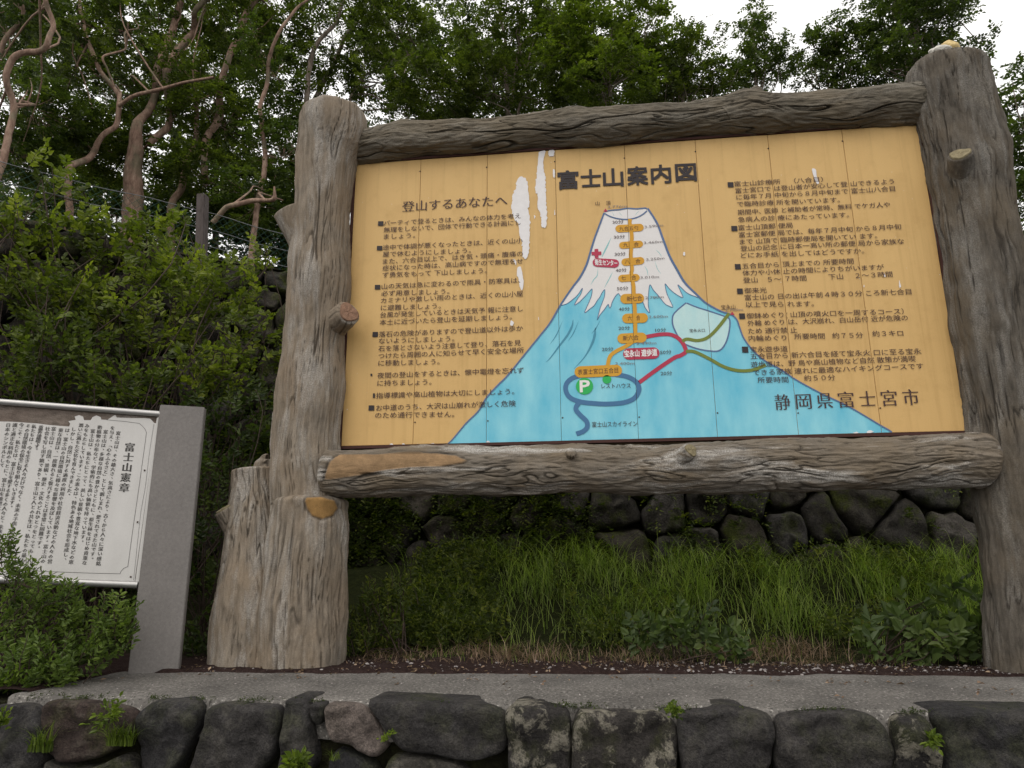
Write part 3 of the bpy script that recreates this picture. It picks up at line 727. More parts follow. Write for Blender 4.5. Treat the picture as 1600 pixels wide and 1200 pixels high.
mp = Print(1)
left = zc(A3, [(520, 565), (480, 670), (440, 780), (410, 880), (380, 975), (330, 1070), (270, 1150)])+[(877, 475), (860, 504), (846, 522), (820, 554), (794, 586), (776, 604), (760, 622), (748, 642), (728, 662), (706, 688), (696, 696), (690, 704)]
right = zc(A3, [(860, 530), (900, 590), (940, 660), (980, 770), (1030, 900), (1090, 1010), (1150, 1110), (1240, 1200)])+zc(A4, [(1080, 150), (1180, 205), (1250, 228), (1290, 260), (1310, 310), (1340, 390), (1390, 460), (1460, 530), (1540, 580), (1600, 612)])+[(1241, 592), (1264, 605), (1289, 618), (1313, 629), (1334, 640), (1356, 653), (1376, 665), (1390, 673), (1398, 680)]
Lb = smooth2(np.array([B(*q) for q in left]), 120); Rb = smooth2(np.array([B(*q) for q in right]), 160)
rim_up = smooth2(bz(K3, [(285, 240), (400, 215), (540, 205), (690, 180), (850, 190), (1000, 175), (1040, 190)]), 40)
rim_lo = smooth2(bz(K3, [(275, 268), (380, 325), (520, 365), (690, 378), (850, 345), (960, 290), (1038, 225)]), 40)
body = list(rim_up)+list(Rb)+list(Lb[::-1]); mp.tri(body)
MT = mp.build('mountain_picture', BLUE, BD)
sn_ = Print(2)
zz = zc(K1, [(200, 882), (300, 850), (420, 760), (500, 680), (572, 575), (545, 680), (490, 760), (430, 875), (520, 820), (620, 720), (690, 640), (745, 590), (735, 700), (700, 800), (655, 900), (612, 1015), (700, 950), (780, 885), (840, 790), (880, 740), (920, 660), (970, 602), (965, 720), (920, 850), (880, 960), (838, 1140), (880, 1060), (960, 960), (1030, 865), (1045, 900), (1062, 930), (1085, 890), (1100, 830), (1160, 720), (1215, 672), (1265, 722), (1440, 722)]) + \
     zc(K2, [(130, 560), (215, 640), (250, 720), (310, 790), (292, 680), (298, 500), (317, 400), (360, 470), (440, 560), (530, 670), (632, 712), (590, 610), (550, 520), (525, 388), (580, 450), (660, 520), (772, 580), (740, 490), (702, 402), (760, 450), (840, 520), (985, 580)])
zzb = np.array([B(*q) for q in zz])
Ltop = Lb[Lb[:, 1] > zzb[0, 1]+.002]; Rtop = Rb[Rb[:, 1] > zzb[-1, 1]+.002]
sn_.tri(list(rim_up)+list(Rtop)+list(zzb[::-1])+list(Ltop[::-1])); sn_.build('snow_cap', WHITE, MT)
ol = Print(4); w = PXB*2.6
stroke(ol, zzb, PXB*.9, n=260); ol.build('snow_edge_line', LINE, MT)
ol = Print(5)
stroke(ol, Lb, w, 120, taper=[w*1.0, w*1.25, w*.9, w*.9, w*.6]); stroke(ol, Rb, w, 160, taper=[w*1.1, w*1.3, w*.8, w*.8, w*.75, w*.8])
ol.build('mountain_outline', LINE, MT); ol = Print(5.4); stroke(ol, rim_up, w*.8, 40); stroke(ol, rim_lo, w*.75, 40); ol.build('mountain_outline', LINE, MT)
br_ = Print(3)
for reg, pts, wd in ((A4, [(158, 265), (150, 310), (120, 370), (60, 450), (0, 530), (-30, 560)], 3.2), (A4, [(312, 320), (308, 370), (290, 430), (240, 520), (165, 605)], 3.6)):
    q = bz(reg, pts); stroke(br_, q, 1, 50, taper=[PXB*.6, PXB*wd, PXB*wd*.9, PXB*1.6, PXB*.3]); br_.build('brush_stroke', BLUE2, MT); br_ = Print(3)
for px_, dx, dy in ((905, -18, 34), (938, -14, 22), (880, -22, 40)):
    stroke(br_, [B(px_, 500+dy*0), B(px_+dx*.5, 500+dy*.6), B(px_+dx, 500+dy)], 1, 20, taper=[0, PXB*1.4, 0]); br_.build('brush_stroke', BLUE2, MT); br_ = Print(3)
tk = Print(3)
for reg, pts, wd in ((K3, [(400, 700), (330, 850), (270, 970), (230, 1060)], 2.2), (K1, [(850, 220), (835, 350), (770, 430), (720, 520)], 1.2), (K1, [(1110, 290), (1050, 410), (960, 575)], 1.2),
                     (K3, [(1200, 920), (1260, 980), (1300, 1040)], .8), (K2, [(240, 140), (275, 200), (290, 280)], .9), (K2, [(385, 70), (420, 180), (470, 250)], .7), (K3, [(540, 250), (570, 285), (590, 305)], .5), (K3, [(900, 225), (860, 260), (830, 300)], .5), (K3, [(420, 250), (445, 300), (450, 305)], .5)):
    tk = Print(3); stroke(tk, bz(reg, pts), 1, 30, taper=[PXB*.2, PXB*wd, PXB*wd, PXB*.2]); tk.build('brush_stroke', TEAL, MT)
crater = smooth2(bz(A4, [(942, 148), (880, 200), (850, 240), (850, 300), (880, 370), (920, 425), (1000, 460), (1090, 480), (1170, 480), (1215, 430), (1240, 350), (1245, 270), (1215, 245), (1100, 205), (1020, 180), (946, 150)]), 90)
cp = Print(3); cp.tri(list(crater[:-1])); cp.build('crater', PALE, MT)
cp = Print(4); stroke(cp, crater, PXB*2, 120); cp.build('crater_outline', LINE, MT)
rd = Print(5)
stroke(rd, bz(A4, [(215, 650), (150, 672), (112, 710), (108, 760), (140, 808), (210, 835), (300, 846), (400, 850), (510, 840), (580, 812), (612, 765), (612, 725), (585, 688), (530, 660), (450, 645)]), PXB*6.6, 120)
rd.build('road_line', ROAD, MT); rd = Print(5.5)
stroke(rd, bz(A4, [(200, 840), (180, 868), (180, 895), (210, 930), (250, 970), (256, 1010), (228, 1040), (180, 1058)]), PXB*6.6, 60)
rd.build('road_line', ROAD, MT)
rt = Print(5); stroke(rt, bz(A4, [(660, 385), (760, 368), (840, 370), (900, 405), (935, 460), (938, 490), (900, 515), (860, 530), (740, 610), (615, 702)]), PXB*5.6, 120); 
rt.build('red_trail_line', RED, MT)
ot = Print(6); stroke(ot, bz(A4, [(915, 415), (950, 400), (1020, 410), (1090, 390), (1160, 325), (1240, 222)]), PXB*4.6, 60)
ot.build('olive_trail_line', OLI, MT); ot = Print(6)
stroke(ot, bz(A4, [(940, 485), (1000, 488), (1100, 535), (1200, 590), (1300, 618), (1400, 615), (1495, 580)]), PXB*4.6, 60); ot.build('olive_trail_line', OLI, MT)
og = Print(6)
stroke(og, np.vstack([bz(A3, [(722, 612), (720, 650), (735, 740), (732, 820), (728, 900), (737, 1000), (732, 1040), (748, 1130)]), bz(A4, [(578, 60), (582, 130), (588, 240), (590, 380)])]), PXB*5.6, 120)
og.build('orange_route_line', ORA, MT); og = Print(6)
stroke(og, bz(A4, [(570, 420), (520, 452), (450, 488), (412, 525), (395, 600)]), PXB*5.4, 50)
for reg, a, b, h in ((A3, (608, 690), (828, 678), 60), (A3, (637, 820), (823, 806), 54), (A3, (655, 952), (833, 936), 58), (A3, (630, 1078), (797, 1068), 56), (A4, (485, 122), (650, 116), 66), (A4, (498, 258), (677, 252), 64), (A4, (465, 398), (668, 388), 66), (A4, (168, 630), (497, 616), 74)):
    q = bz(reg, [a, b]); pl_ = Print(7); pill(pl_, q[0], q[1], PXB*h/reg[2]); pl_.build('station_plate', ORA, MT)
og.build('orange_route_line', ORA, MT)
rp = Print(7)
for reg, a, b, h in ((A3, (430, 950), (636, 962), 66), (A4, (505, 505), (757, 496), 74)):
    q = bz(reg, [a, b]); pill(rp, q[0], q[1], PXB*h/reg[2]); rp.build('red_plate', RED, MT); rp = Print(7)
c = bz(A3, [(460, 881)])[0]; a_ = PXB*7; b_ = PXB*2.7
rp.tri([(c[0]-b_, c[1]+a_), (c[0]+b_, c[1]+a_), (c[0]+b_, c[1]+b_), (c[0]+a_, c[1]+b_), (c[0]+a_, c[1]-b_), (c[0]+b_, c[1]-b_), (c[0]+b_, c[1]-a_), (c[0]-b_, c[1]-a_), (c[0]-b_, c[1]-b_), (c[0]-a_, c[1]-b_), (c[0]-a_, c[1]+b_), (c[0]-b_, c[1]+b_)]); rp.build('red_cross', RED, MT)
for cc in (bz(A3, [(530, 545)])[0], bz(A4, [(1262, 222)])[0]): rp = Print(7); rp.tri([(cc[0]-PXB*3, cc[1]-PXB*2.2), (cc[0]+PXB*3, cc[1]-PXB*2.2), (cc[0], cc[1]+PXB*3)]); rp.build('summit_mark', RED, MT)
for ct_, r_ in (((237, 727), 53), ((392, 680), 27)):
    cc = bz(A4, [ct_])[0]; r_ *= PXB/4.444; gp_ = Print(7); gp_.tri([cc+r_*np.array([math.cos(t), math.sin(t)]) for t in np.linspace(0, 2*np.pi, 40, endpoint=False)]); gp_.build('green_mark', GRN, MT)

wt = Print(8)
q = bz(A4, [(206, 727), (272, 722)]); typ(wt, 'P', q[0], q[1], PXB*17*1.28, .03, mid=.36)
q = bz(A3, [(448, 950), (622, 958)]); typ(wt, '衛生センター', q[0], q[1], PXB*9, .022)
q = bz(A4, [(513, 503), (740, 492)]); typ(wt, '宝永山 遊歩道', q[0], q[1], PXB*10, .03)
wt.build('white_lettering', WTX, MT)['kind'] = 'stuff' 
ml = Print(8)
for reg, t, a, b, h in (
    (A3, '九合五勺', (637, 690), (785, 683), 34), (A3, '九　合', (668, 817), (790, 810), 34), (A3, '八　合', (680, 947), (803, 941), 34), (A3, '七　合', (652, 1075), (770, 1068), 34),
    (A4, '新七合', (530, 122), (636, 116), 34), (A4, '六　合', (537, 257), (623, 252), 34), (A4, '新六合', (503, 395), (612, 389), 34), (A4, '表富士宮口五合目', (190, 630), (470, 616), 36),
    (A3, '山', (452, 491), (484, 490), 34), (A3, '頂', (535, 488), (570, 486), 34), (A4, '宝永山', (1185, 180), (1283, 177), 32), (A4, '宝永火口', (965, 341), (1072, 339), 22),
    (A4, 'レストハウス', (355, 727), (557, 722), 32), (A4, '富士山スカイライン', (290, 993), (603, 987), 34)):
    q = bz(reg, [a, b]); typ(ml, t, q[0], q[1], PXB*h/reg[2], .004)
for reg, t, a, b in (
    (A3, '30分', (585, 638), (670, 634)), (A3, '30分', (595, 754), (682, 750)), (A3, '30分', (602, 888), (687, 884)), (A3, '40分', (610, 1014), (695, 1010)), (A3, '50分', (620, 1157), (708, 1153)),
    (A4, '40分', (475, 192), (551, 190)), (A4, '20分', (473, 325), (552, 322)), (A4, '10分', (728, 339), (803, 336)), (A4, '20分', (358, 471), (437, 469)), (A4, '50分', (762, 493), (840, 489)), (A4, '20分', (765, 639), (845, 636))):
    q = bz(reg, [a, b]); typ(ml, t, q[0], q[1], PXB*6.2, 0.0, mid=.37)
ml.build('map_lettering', INK, MT)['kind'] = 'stuff' 
tl = Print(8)
for reg, t, a, b in (
    (A3, '3.776m', (548, 520), (696, 514)), (A3, '3.590m', (835, 676), (980, 662)), (A3, '3.460m', (830, 800), (975, 790)), (A3, '3.250m', (848, 931), (990, 919)), (A3, '3.010m', (803, 1071), (948, 1064)),
    (A4, '2.780m', (658, 115), (787, 108)), (A4, '2.600m', (682, 247), (815, 243)), (A4, '2.490m', (597, 431), (735, 428)), (A4, '2.400m', (450, 571), (583, 569)), (A4, '2.700m', (1212, 201), (1337, 197))):
    q = bz(reg, [a, b]); typ(tl, t, q[0], q[1], PXB*4.0*1.25, 0.0, mid=.3)
tl.build('height_lettering', THIN, MT)['kind'] = 'stuff' 

q = bz(A3, [(160, 307), (1238, 246)])
for k, ch in enumerate('富士山案内図'):
    cs = [(238, 307, 156), (416, 296, 152), (590, 288, 152), (780, 275, 156), (963, 262, 150), (1157, 247, 158)][k]
    e = bz(A3, [(cs[0]-cs[2]/2, cs[1]+4), (cs[0]+cs[2]/2, cs[1]-4)]); ti = Print(8); typ(ti, ch, e[0], e[1], PXB*30, .030); ti.build('title_character', INK2, BD)
lt = Print(8)
q = bz(A1, [(445, 217), (1262, 165)]); typ(lt, '登山するあなたへ', q[0], q[1], PXB*18, .0, serif=PXB*.38)
SQ = []
def block(pr, reg, rows, h):
    for t, a, b in rows:
        e = bz(reg, [a, b]); typ(pr, t, e[0], e[1], h, .004)
block(lt, A1, [('パーティで登るときは、みんなの体力を考え', (300, 346), (1368, 288)), ('無理をしないで、団体で行動できる計画にし', (300, 399), (1368, 340)), ('ましょう。', (300, 450), (545, 440)),
    ('途中で体調が悪くなったときは、近くの山小', (292, 536), (1385, 480)), ('屋で休むようにしましょう。', (292, 588), (980, 558)), ('また、六合目以上で、はき気・頭痛・腹痛の', (292, 645), (1385, 582)),
    ('症状になった時は、高山病ですので無理をせ', (290, 697), (1385, 640)), ('ず勇気をもって 下山しましょう。', (290, 750), (1105, 715)),
    ('山の天気は急に変わるので雨具・防寒具は、', (283, 840), (1365, 790)), ('必ず用意しましょう。', (280, 894), (812, 877)), ('カミナリや激しい雨のときは、近くの山小屋', (278, 950), (1387, 895)),
    ('に避難しましょう。', (277, 1006), (745, 990)), ('台風が発生しているときは天気予 報に注意し', (273, 1062), (1385, 1012)), ('本土に近づいたら登山を延期しましょう。', (268, 1120), (1300, 1076))], PXB*8.9)
block(lt, A2, [('落石の危険がありますので登山道以外は歩か', (262, 214), (1385, 165)), ('ないようにしましょう。', (262, 265), (850, 246)), ('石を落とさないよう注意して登り、落石を見', (258, 325), (1370, 278)),
    ('つけたら周囲の人に知らせて早く安全な場所', (258, 382), (1392, 336)), ('に移動しましょう。', (258, 438), (735, 425)), ('夜間の登山をするときは、懐中電燈を忘れず', (250, 535), (1392, 493)),
    ('に持ちましょう。', (250, 594), (672, 584)), ('指導標識や高山植物は大切にしましょう。', (240, 692), (1318, 658)), ('お中道のうち、大沢は山崩れが激しく危険', (240, 788), (1330, 752)), ('のため通行できません。', (232, 845), (850, 836))], PXB*8.9)
block(lt, A5, [('富士山診療所　（八合目）', (120, 213), (735, 180)), ('富士宮口で は登山者が安心して登 山できるよう', (128, 260), (1228, 194)), ('に毎年７月 中旬から８月中旬まで 富士山八合目', (135, 306), (1235, 244)),
    ('で臨時診療 所を開いています。', (140, 353), (852, 322)), ('期間中､ 医師 と補助者が常時、無料 でケガ人や', (145, 410), (1200, 355)), ('急病人の診 療にあたっています。', (147, 460), (915, 426)),
    ('富士山頂郵 便局', (148, 517), (525, 498)), ('富士宮郵便 局では、毎年７月中旬 から８月中旬', (152, 566), (1278, 508)), ('まで 山頂で 臨時郵便局を開いてい ます。', (158, 614), (1110, 571)),
    ('登山の記念 に日本一高い所の郵便 局から家族な', (163, 661), (1297, 610)), ('どにお手紙 を出してはどうですか。', (165, 709), (1020, 676)), ('五合目から 頂上までの 所要時間', (175, 783), (948, 747)),
    ('体力や小休 止の時間によりちがいますが', (178, 831), (1158, 788)), ('登山　５〜 ７時間', (182, 881), (620, 865)), ('下山　 ２〜３時間', (775, 857), (1217, 838)), ('御来光', (190, 953), (345, 949)),
    ('富士山の 日の出は午前４時３０分 ころ新七合目', (193, 1001), (1348, 959)), ('以上で見ら れます。', (200, 1050), (672, 1043))], PXB*8.5)
block(lt, A6, [('御鉢めぐり( 山頂の噴火口を一周するコース）', (205, 106), (1295, 73)), ('外輪 めぐり は、大沢崩れ、白山岳付 近が危険の', (213, 157), (1323, 118)), ('ため 通行禁 止', (217, 211), (557, 203)),
    ('内輪めぐり', (220, 262), (482, 257)), ('所要時間', (537, 249), (748, 245)), ('約７５分', (800, 243), (1013, 239)), ('約３キロ', (1078, 230), (1292, 225)), ('宝永遊歩道', (230, 339), (490, 334)),
    ('五合目から 新六合目を経て宝永火 口に至る宝永', (232, 387), (1417, 350)), ('遊歩道は、野 鳥や高山植物など自然 散策が満喫', (235, 444), (1378, 402)), ('できる家族 連れに最適なハイキングコースです', (250, 500), (1432, 453)),
    ('所要時間', (282, 551), (495, 547)), ('約５０分', (605, 538), (820, 532))], PXB*8.5)
cs = bz(A6, [(455, 703), (1345, 670)])
for k, ch in enumerate('静岡県富士宮市'):
    m_ = cs[0]+(cs[1]-cs[0])*k/6; hw = PXB*9.6; typ(lt, ch, m_-np.array([hw, -.0]), m_+np.array([hw, 0]), PXB*22, 0, serif=PXB*.42)
lt.build('body_lettering', INK, BD)['kind'] = 'stuff' 
for reg, x, y, w_, h_ in ((A1, 276, 348, 42, 38), (A1, 267, 540, 42, 36), (A1, 251, 845, 42, 36), (A2, 233, 214, 42, 38), (A2, 223, 692, 16, 34), (A2, 203, 788, 44, 38), (A2, 203, 530, 14, 18),
                       (A5, 95, 218, 40, 36), (A5, 121, 522, 42, 36), (A5, 145, 787, 40, 36), (A5, 160, 957, 40, 36), (A6, 175, 108, 40, 36), (A6, 196, 340, 42, 38)):
    e = bz(reg, [(x-w_/2, y), (x+w_/2, y)]); hh = PXB*h_/reg[2]/2
    sq = Print(8); sq.tri([(e[0][0], e[0][1]-hh), (e[1][0], e[1][1]-hh), (e[1][0], e[1][1]+hh), (e[0][0], e[0][1]+hh)]); sq.build('bullet_square', INK2, BD)
def ragged(pts, amp, n=90, seed=0):
    p = resample(pts, n, 1); q = p+amp*np.stack([perlin(np.c_[p*90, np.full(n, seed)]), perlin(np.c_[p*90, np.full(n, seed+40.)])*1.6], 1); return q
for k, (reg, pts) in enumerate(((K4, [(150, 290), (195, 310), (205, 400), (212, 500), (200, 520), (218, 600), (212, 700), (205, 840), (180, 875), (165, 860), (160, 760), (140, 700), (135, 620), (108, 600), (85, 530), (90, 420), (118, 380), (120, 330)]),
    (K4, [(275, 112), (330, 108), (310, 160), (305, 230), (320, 300), (325, 450), (335, 560), (325, 660), (295, 640), (290, 560), (262, 500), (272, 430), (248, 400), (258, 300), (270, 200)]),
    (K4, [(340, 108), (386, 106), (383, 170), (362, 205), (345, 160)]), (K4, [(372, 240), (388, 245), (386, 305), (374, 300)]), (K4, [(385, 515), (391, 560), (382, 565)]), (K4, [(240, 560), (255, 570), (245, 592)]),
    (K4, [(125, 925), (150, 915), (160, 960), (172, 1030), (160, 1095), (142, 1060), (135, 1000), (122, 980)]), (K4, [(95, 860), (120, 880), (118, 915), (105, 890)]),
    (A5, [(655, 105), (688, 108), (692, 160), (712, 215), (690, 212), (668, 150)]), (A5, [(1262, 870), (1280, 930), (1265, 935)]), (A5, [(1160, 820), (1172, 860), (1160, 855)]), (A5, [(1018, 905), (1026, 930), (1018, 932)]),
    (A3, [(1137, 870), (1152, 870), (1152, 900), (1137, 900)]), (A2, [(1290, 100), (1318, 120), (1305, 152), (1285, 140)]), (A2, [(1503, 70), (1513, 100), (1507, 105)]), (A3, [(530, 30), (535, 30), (534, 36), (529, 36)]),
    ((500, 660, 3.2), [(345, 112), (362, 104), (368, 116), (344, 118)]), ((500, 660, 3.2), [(405, 112), (420, 104), (430, 116), (404, 118)]), ((500, 660, 3.2), [(552, 110), (568, 102), (576, 113), (553, 115)]), ((500, 660, 3.2), [(828, 100), (840, 90), (852, 100), (838, 106)]),
    ((1000, 640, 2.667), [(885, 98), (900, 90), (912, 97), (900, 101)]), ((1000, 640, 2.667), [(940, 97), (955, 85), (975, 93), (960, 99)]))):
    pe = Print(7); pe.tri(ragged(bz(reg, pts), PXB*(1.9 if k < 3 else .5), 110 if k < 3 else 24, k).tolist()); pe.build('bare_patch', BARE, BD)
scr = bmesh.new(); bmesh.ops.create_cone(scr, cap_ends=True, segments=10, radius1=.005, radius2=.0035, depth=.004)
sme = bpy.data.meshes.new('screw'); bmesh.ops.rotate(scr, verts=scr.verts, cent=(0, 0, 0), matrix=Matrix.Rotation(math.pi/2, 3, 'X')); scr.to_mesh(sme); scr.free(); sme.materials.append(STEEL)
for k in range(1, 8):
    for zz_, dx in ((ZB+.135, .010), (ZT-.09, -.004)):
        part_at('screw', sme, BD, (k*PW+dx, -.003, zz_+.01*math.sin(k*3)))

# chunks lying on the right post
ck = P(1478, 84, .0); cw = empty('broken_mortar_chunk', tuple(ck), 'small broken yellow and white mortar chunk lying on top of the right post', 'rubble')
def lump(name, c, r, mat, parent, seed):
    bm = bmesh.new(); bmesh.ops.create_icosphere(bm, subdivisions=3, radius=1)
    for v in bm.verts:
        d = np.array(v.co); k = 1+.35*float(perlin(d*1.1+seed))+.1*float(perlin(d*3+seed)); v.co = Vector(np.array(c)+d*np.array(r)*k)
    me = bpy.data.meshes.new(name); bm.to_mesh(me); bm.free(); me.materials.append(mat); return put(name, me, parent)
lump('yellow_piece', P(1484, 74, -.02), (.055, .04, .042), CHUNK_Y, cw, 3)
lump('white_piece', P(1468, 80, -.08), (.065, .04, .028), CHUNK_W, cw, 8)

# ------------------------------------------------------------------ the white charter sign at the left
SD = np.array([.927, .375, 0]); SD /= np.linalg.norm(SD); SN = np.array([SD[1], -SD[0], 0]); S0 = np.array([-.92, -.48, 0])
def Q(px, py, out=0.0):
    d = ray(px, py); o = S0+SN*out; t = ((o-CAM)@SN)/(d@SN); p = CAM+d*t; return np.array([(p-S0)@SD, p[2]])
def QW(u, z, out): return S0+SD*u+SN*out+np.array([0, 0, z])
CS = empty('charter_sign', (-1.3, -.63, 0), 'white sign of vertical black writing held by a grey granite post', 'sign')
# granite post
tl_, tr_, bl_, brr = Q(250, 632), Q(320, 636), Q(199, 1056), Q(278, 1056)
V = []
for (u, z) in ((bl_[0], -.02), (brr[0], -.02), (tr_[0], tr_[1]), (tl_[0], tl_[1])):
    for o in (.0, -.075): V.append(QW(u, z, o))
bm = bmesh.new(); vs = [bm.verts.new(v) for v in V]
for f in ((0, 2, 4, 6), (1, 7, 5, 3), (0, 1, 3, 2), (2, 3, 5, 4), (4, 5, 7, 6), (6, 7, 1, 0)): bm.faces.new([vs[i] for i in f])
bmesh.ops.recalc_face_normals(bm, faces=bm.faces); bmesh.ops.bevel(bm, geom=bm.edges[:], offset=.004, segments=2, affect='EDGES')
me = bpy.data.meshes.new('granite_post'); bm.to_mesh(me); bm.free(); me.materials.append(GRANITE); put('granite_post', me, CS)
def quadpx(name, pts, out, th, mat, bev=.0015):
    U = [Q(*p) for p in pts]; bm = bmesh.new(); f = [bm.verts.new(QW(u[0], u[1], out)) for u in U]; b = [bm.verts.new(QW(u[0], u[1], out-th)) for u in U]
    bm.faces.new(f); bm.faces.new(b[::-1]); n = len(U)
    for k in range(n): bm.faces.new([f[k], b[k], b[(k+1) % n], f[(k+1) % n]])
    bmesh.ops.recalc_face_normals(bm, faces=bm.faces)
    if bev: bmesh.ops.bevel(bm, geom=bm.edges[:], offset=bev, segments=1, affect='EDGES')
    me = bpy.data.meshes.new(name); bm.to_mesh(me); bm.free(); me.materials.append(mat); return put(name, me, CS)
quadpx('backing_board', [(-220, 612), (246, 650), (215, 910), (-260, 893)], -.03, .02, BACKB)
# white sheet with a torn upper edge
Z7 = (0, 620, 4.2853)
torn = [(-40, 160), (60, 162), (120, 165), (180, 170), (250, 175), (300, 182), (360, 188), (455, 195), (462, 175), (450, 158), (500, 150), (492, 128), (522, 118), (548, 128), (556, 152), (600, 152), (612, 132), (640, 120), (668, 132), (672, 148), (712, 150), (765, 116), (775, 134), (860, 138), (960, 138), (1000, 142), (1018, 160), (1028, 172)]
sheet_px = [(-220, 652)]+zc(Z7, torn)+[(243, 660), (209, 908), (-255, 890)]
def charter_poly(pts, out, mat, name, parent=CS):
    U = [Q(*p) for p in pts]; V = [QW(u[0], u[1], out) for u in U]; F = tessellate_polygon([[Vector((u[0], u[1], 0)) for u in U]])
    V2 = [QW(u[0], u[1], out-.002) for u in U]; n = len(U)
    FF = [list(f) for f in F]+[[k, (k+1) % n, n+(k+1) % n, n+k] for k in range(n)]
    me = mesh(name, V+V2, FF, mat, False); bm = bmesh.new(); bm.from_mesh(me); bmesh.ops.recalc_face_normals(bm, faces=bm.faces)
    bm.to_mesh(me); bm.free(); return put(name, me, parent)
sh = charter_poly(sheet_px, -.02, SHEET, 'white_sheet')
quadpx('side_strip', [(244, 652), (250, 650), (217, 911), (210, 910)], -.016, .03, SHEET)
def rail(a, b, r, out):
    u0, u1 = Q(*a), Q(*b); p = [QW(u0[0], u0[1], out), QW(u1[0], u1[1], out)]; V, F = tube_arrays(catmull(p, 12), r, 20); put('rail', mesh('rail', V, F, ALU), CS)
rail((-220, 610), (250, 646), .017, -.02); rail((-255, 896), (214, 914), .019, -.02)
cl = Soup()
def cline(pts, w, out=-.019):
    U = np.array([Q(*p) for p in pts]); n = len(U); t = np.gradient(U, axis=0); t /= np.linalg.norm(t, axis=1)[:, None]; q = np.stack([-t[:, 1], t[:, 0]], 1)
    V = [QW(*(u+qq*w/2), out) for u, qq in zip(U, q)]+[QW(*(u-qq*w/2), out) for u, qq in zip(U, q)]
    cl.add(V, np.array([[k, n+k, n+k+1, k+1] for k in range(n-1)]))
def zl(reg, pts): return zc(reg, pts)
Z8 = (100, 640, 8.57); Z9 = (80, 760, 7.5)
def dense(pts, n=40):
    p = np.asarray(pts, float); d = np.concatenate([[0], np.cumsum(np.linalg.norm(np.diff(p, axis=0), axis=1))]); s_ = np.linspace(0, d[-1], n); return np.stack([np.interp(s_, d, p[:, k]) for k in (0, 1)], 1)
cline(dense(zl(Z8, [(560, 128), (800, 150), (1028, 180), (1040, 220), (1065, 252), (1100, 262)])+zl(Z9, [(1020, 0), (950, 480), (888, 940)])), .0022)
cline(dense(zl(Z9, [(888, 940), (840, 960), (805, 1000), (797, 1024)])), .0022); cline(dense(zl(Z9, [(797, 1024), (500, 1018), (0, 1000), (-700, 968), (-1800, 920)])), .0022)
cline(dense(zl(Z8, [(1195, 180), (1135, 560)])+zl(Z9, [(1095, 0), (1040, 300), (955, 1100)])), .0016)
put('border_line', cl.build('border_line', PRINT, False), CS)
dots = Soup()
for reg, c_ in ((Z8, (1070, 808)), (Z9, (1003, 415)), (Z9, (922, 1060))):
    u = Q(*zc(reg, [c_])[0]); th = np.linspace(0, 2*np.pi, 10, endpoint=False)
    pass
    V = [QW(u[0]+.0045*math.cos(t), u[1]+.0045*math.sin(t), -.016) for t in th]+[QW(u[0]+.0055*math.cos(t), u[1]+.0055*math.sin(t), -.021) for t in th]
    put('rivet', mesh('rivet', V, [list(range(9, -1, -1))]+[[k, (k+1) % 10, 10+(k+1) % 10, 10+k] for k in range(10)], STEEL), CS)
def vtext(name, cols, h, mat, serif, bold=0):
    V = []; F = []
    for t, a, b in cols:
        a = Q(*zc(Z7, [a])[0]); b = Q(*zc(Z7, [b])[0]); m = len(t)
        for k, ch in enumerate(t):
            if ch == '　': continue
            GV, GF = glyphs(ch, 0.0, 1)
            if len(GV) == 0: continue
            c_ = a+(b-a)*(k+.5)/m; x0 = .5
            off = np.array([.42, .40]) if ch in '、。' else np.zeros(2)
            L = (GV-np.array([x0, .385])+off)*h
            if ch in '「」': L = np.stack([L[:, 1], -L[:, 0]], 1)
            if ch == 'ー': L = np.stack([L[:, 1], -L[:, 0]], 1)
            for k3, sx in enumerate((0, -serif, serif)):
                o = len(V); V += [QW(c_[0]+p[0]+sx, c_[1]+p[1], -.0188+k3*.0001) for p in L]; F += [[o+i for i in f] for f in GF]
    o = put(name, mesh(name, V, F, mat, False), CS); o['kind'] = 'stuff'; return o
hC = np.linalg.norm(Q(120, 700)-Q(120, 707))
vtext('charter_title', [('富士山憲章', (868, 300), (822, 640))], hC*15/7, FADEP, hC*.09, .02)
vtext('charter_lettering', [
 ('　富士山は、その雄大さ、気高さにより、古くから人々に深い感銘', (793, 195), (650, 1132)), ('を与え、「心のふるさと」として親しまれ、愛されてきた山です。', (750, 190), (606, 1100)),
 ('　富士山は、多様な自然の豊かさとともに、原生林をはじめ貴重な', (708, 185), (556, 1128)), ('動植物の分布など、学術的にも高い価値を持っています。', (664, 185), (540, 985)),
 ('　富士山は、私たちにとって、美しい景観や豊富な地下水などの恵', (622, 180), (466, 1122)), ('みをもたらしています。この恵みは、特色ある地域社会を形成し、', (578, 175), (424, 1105)),
 ('潤いに満ちた文化を育んできました。', (538, 172), (450, 670)), ('　しかし、自然に対する過度の利用や社会経済活動などの人々の営', (494, 168), (322, 1118)),
 ('は、富士山の自然環境に様々な影響を及ぼしています。富士山の', (446, 205), (276, 1116)), ('重な自然は、一度壊れると復元することは非常に困難です。', (402, 205), (246, 1025)),
 ('富士山は、自然、景観、歴史・文化のどれひとつをとっても、人', (354, 195), (185, 1115)), ('社会を写し出す鏡であり、富士山と人との共生は、私たちの最も', (314, 195), (142, 1110)),
 ('重要な課題です。', (268, 190), (232, 360)), ('私たちは、今を生きる人々だけでなく、未来の子供たちのため、', (222, 180), (46, 1050)),
 ('その自然環境の保全に取り組んでいきます。', (182, 178), (62, 750)), ('今こそ、私たちは、富士山を愛する多くの人々と、未来の子供た', (138, 170), (-40, 1040)),
 ('護と適正な利用のもとに、富士山を後世に', (94, 170), (-20, 760)), ('日本のシンボルとして', (48, 170), (0, 470))], hC*.98, PRINT, hC*.035)

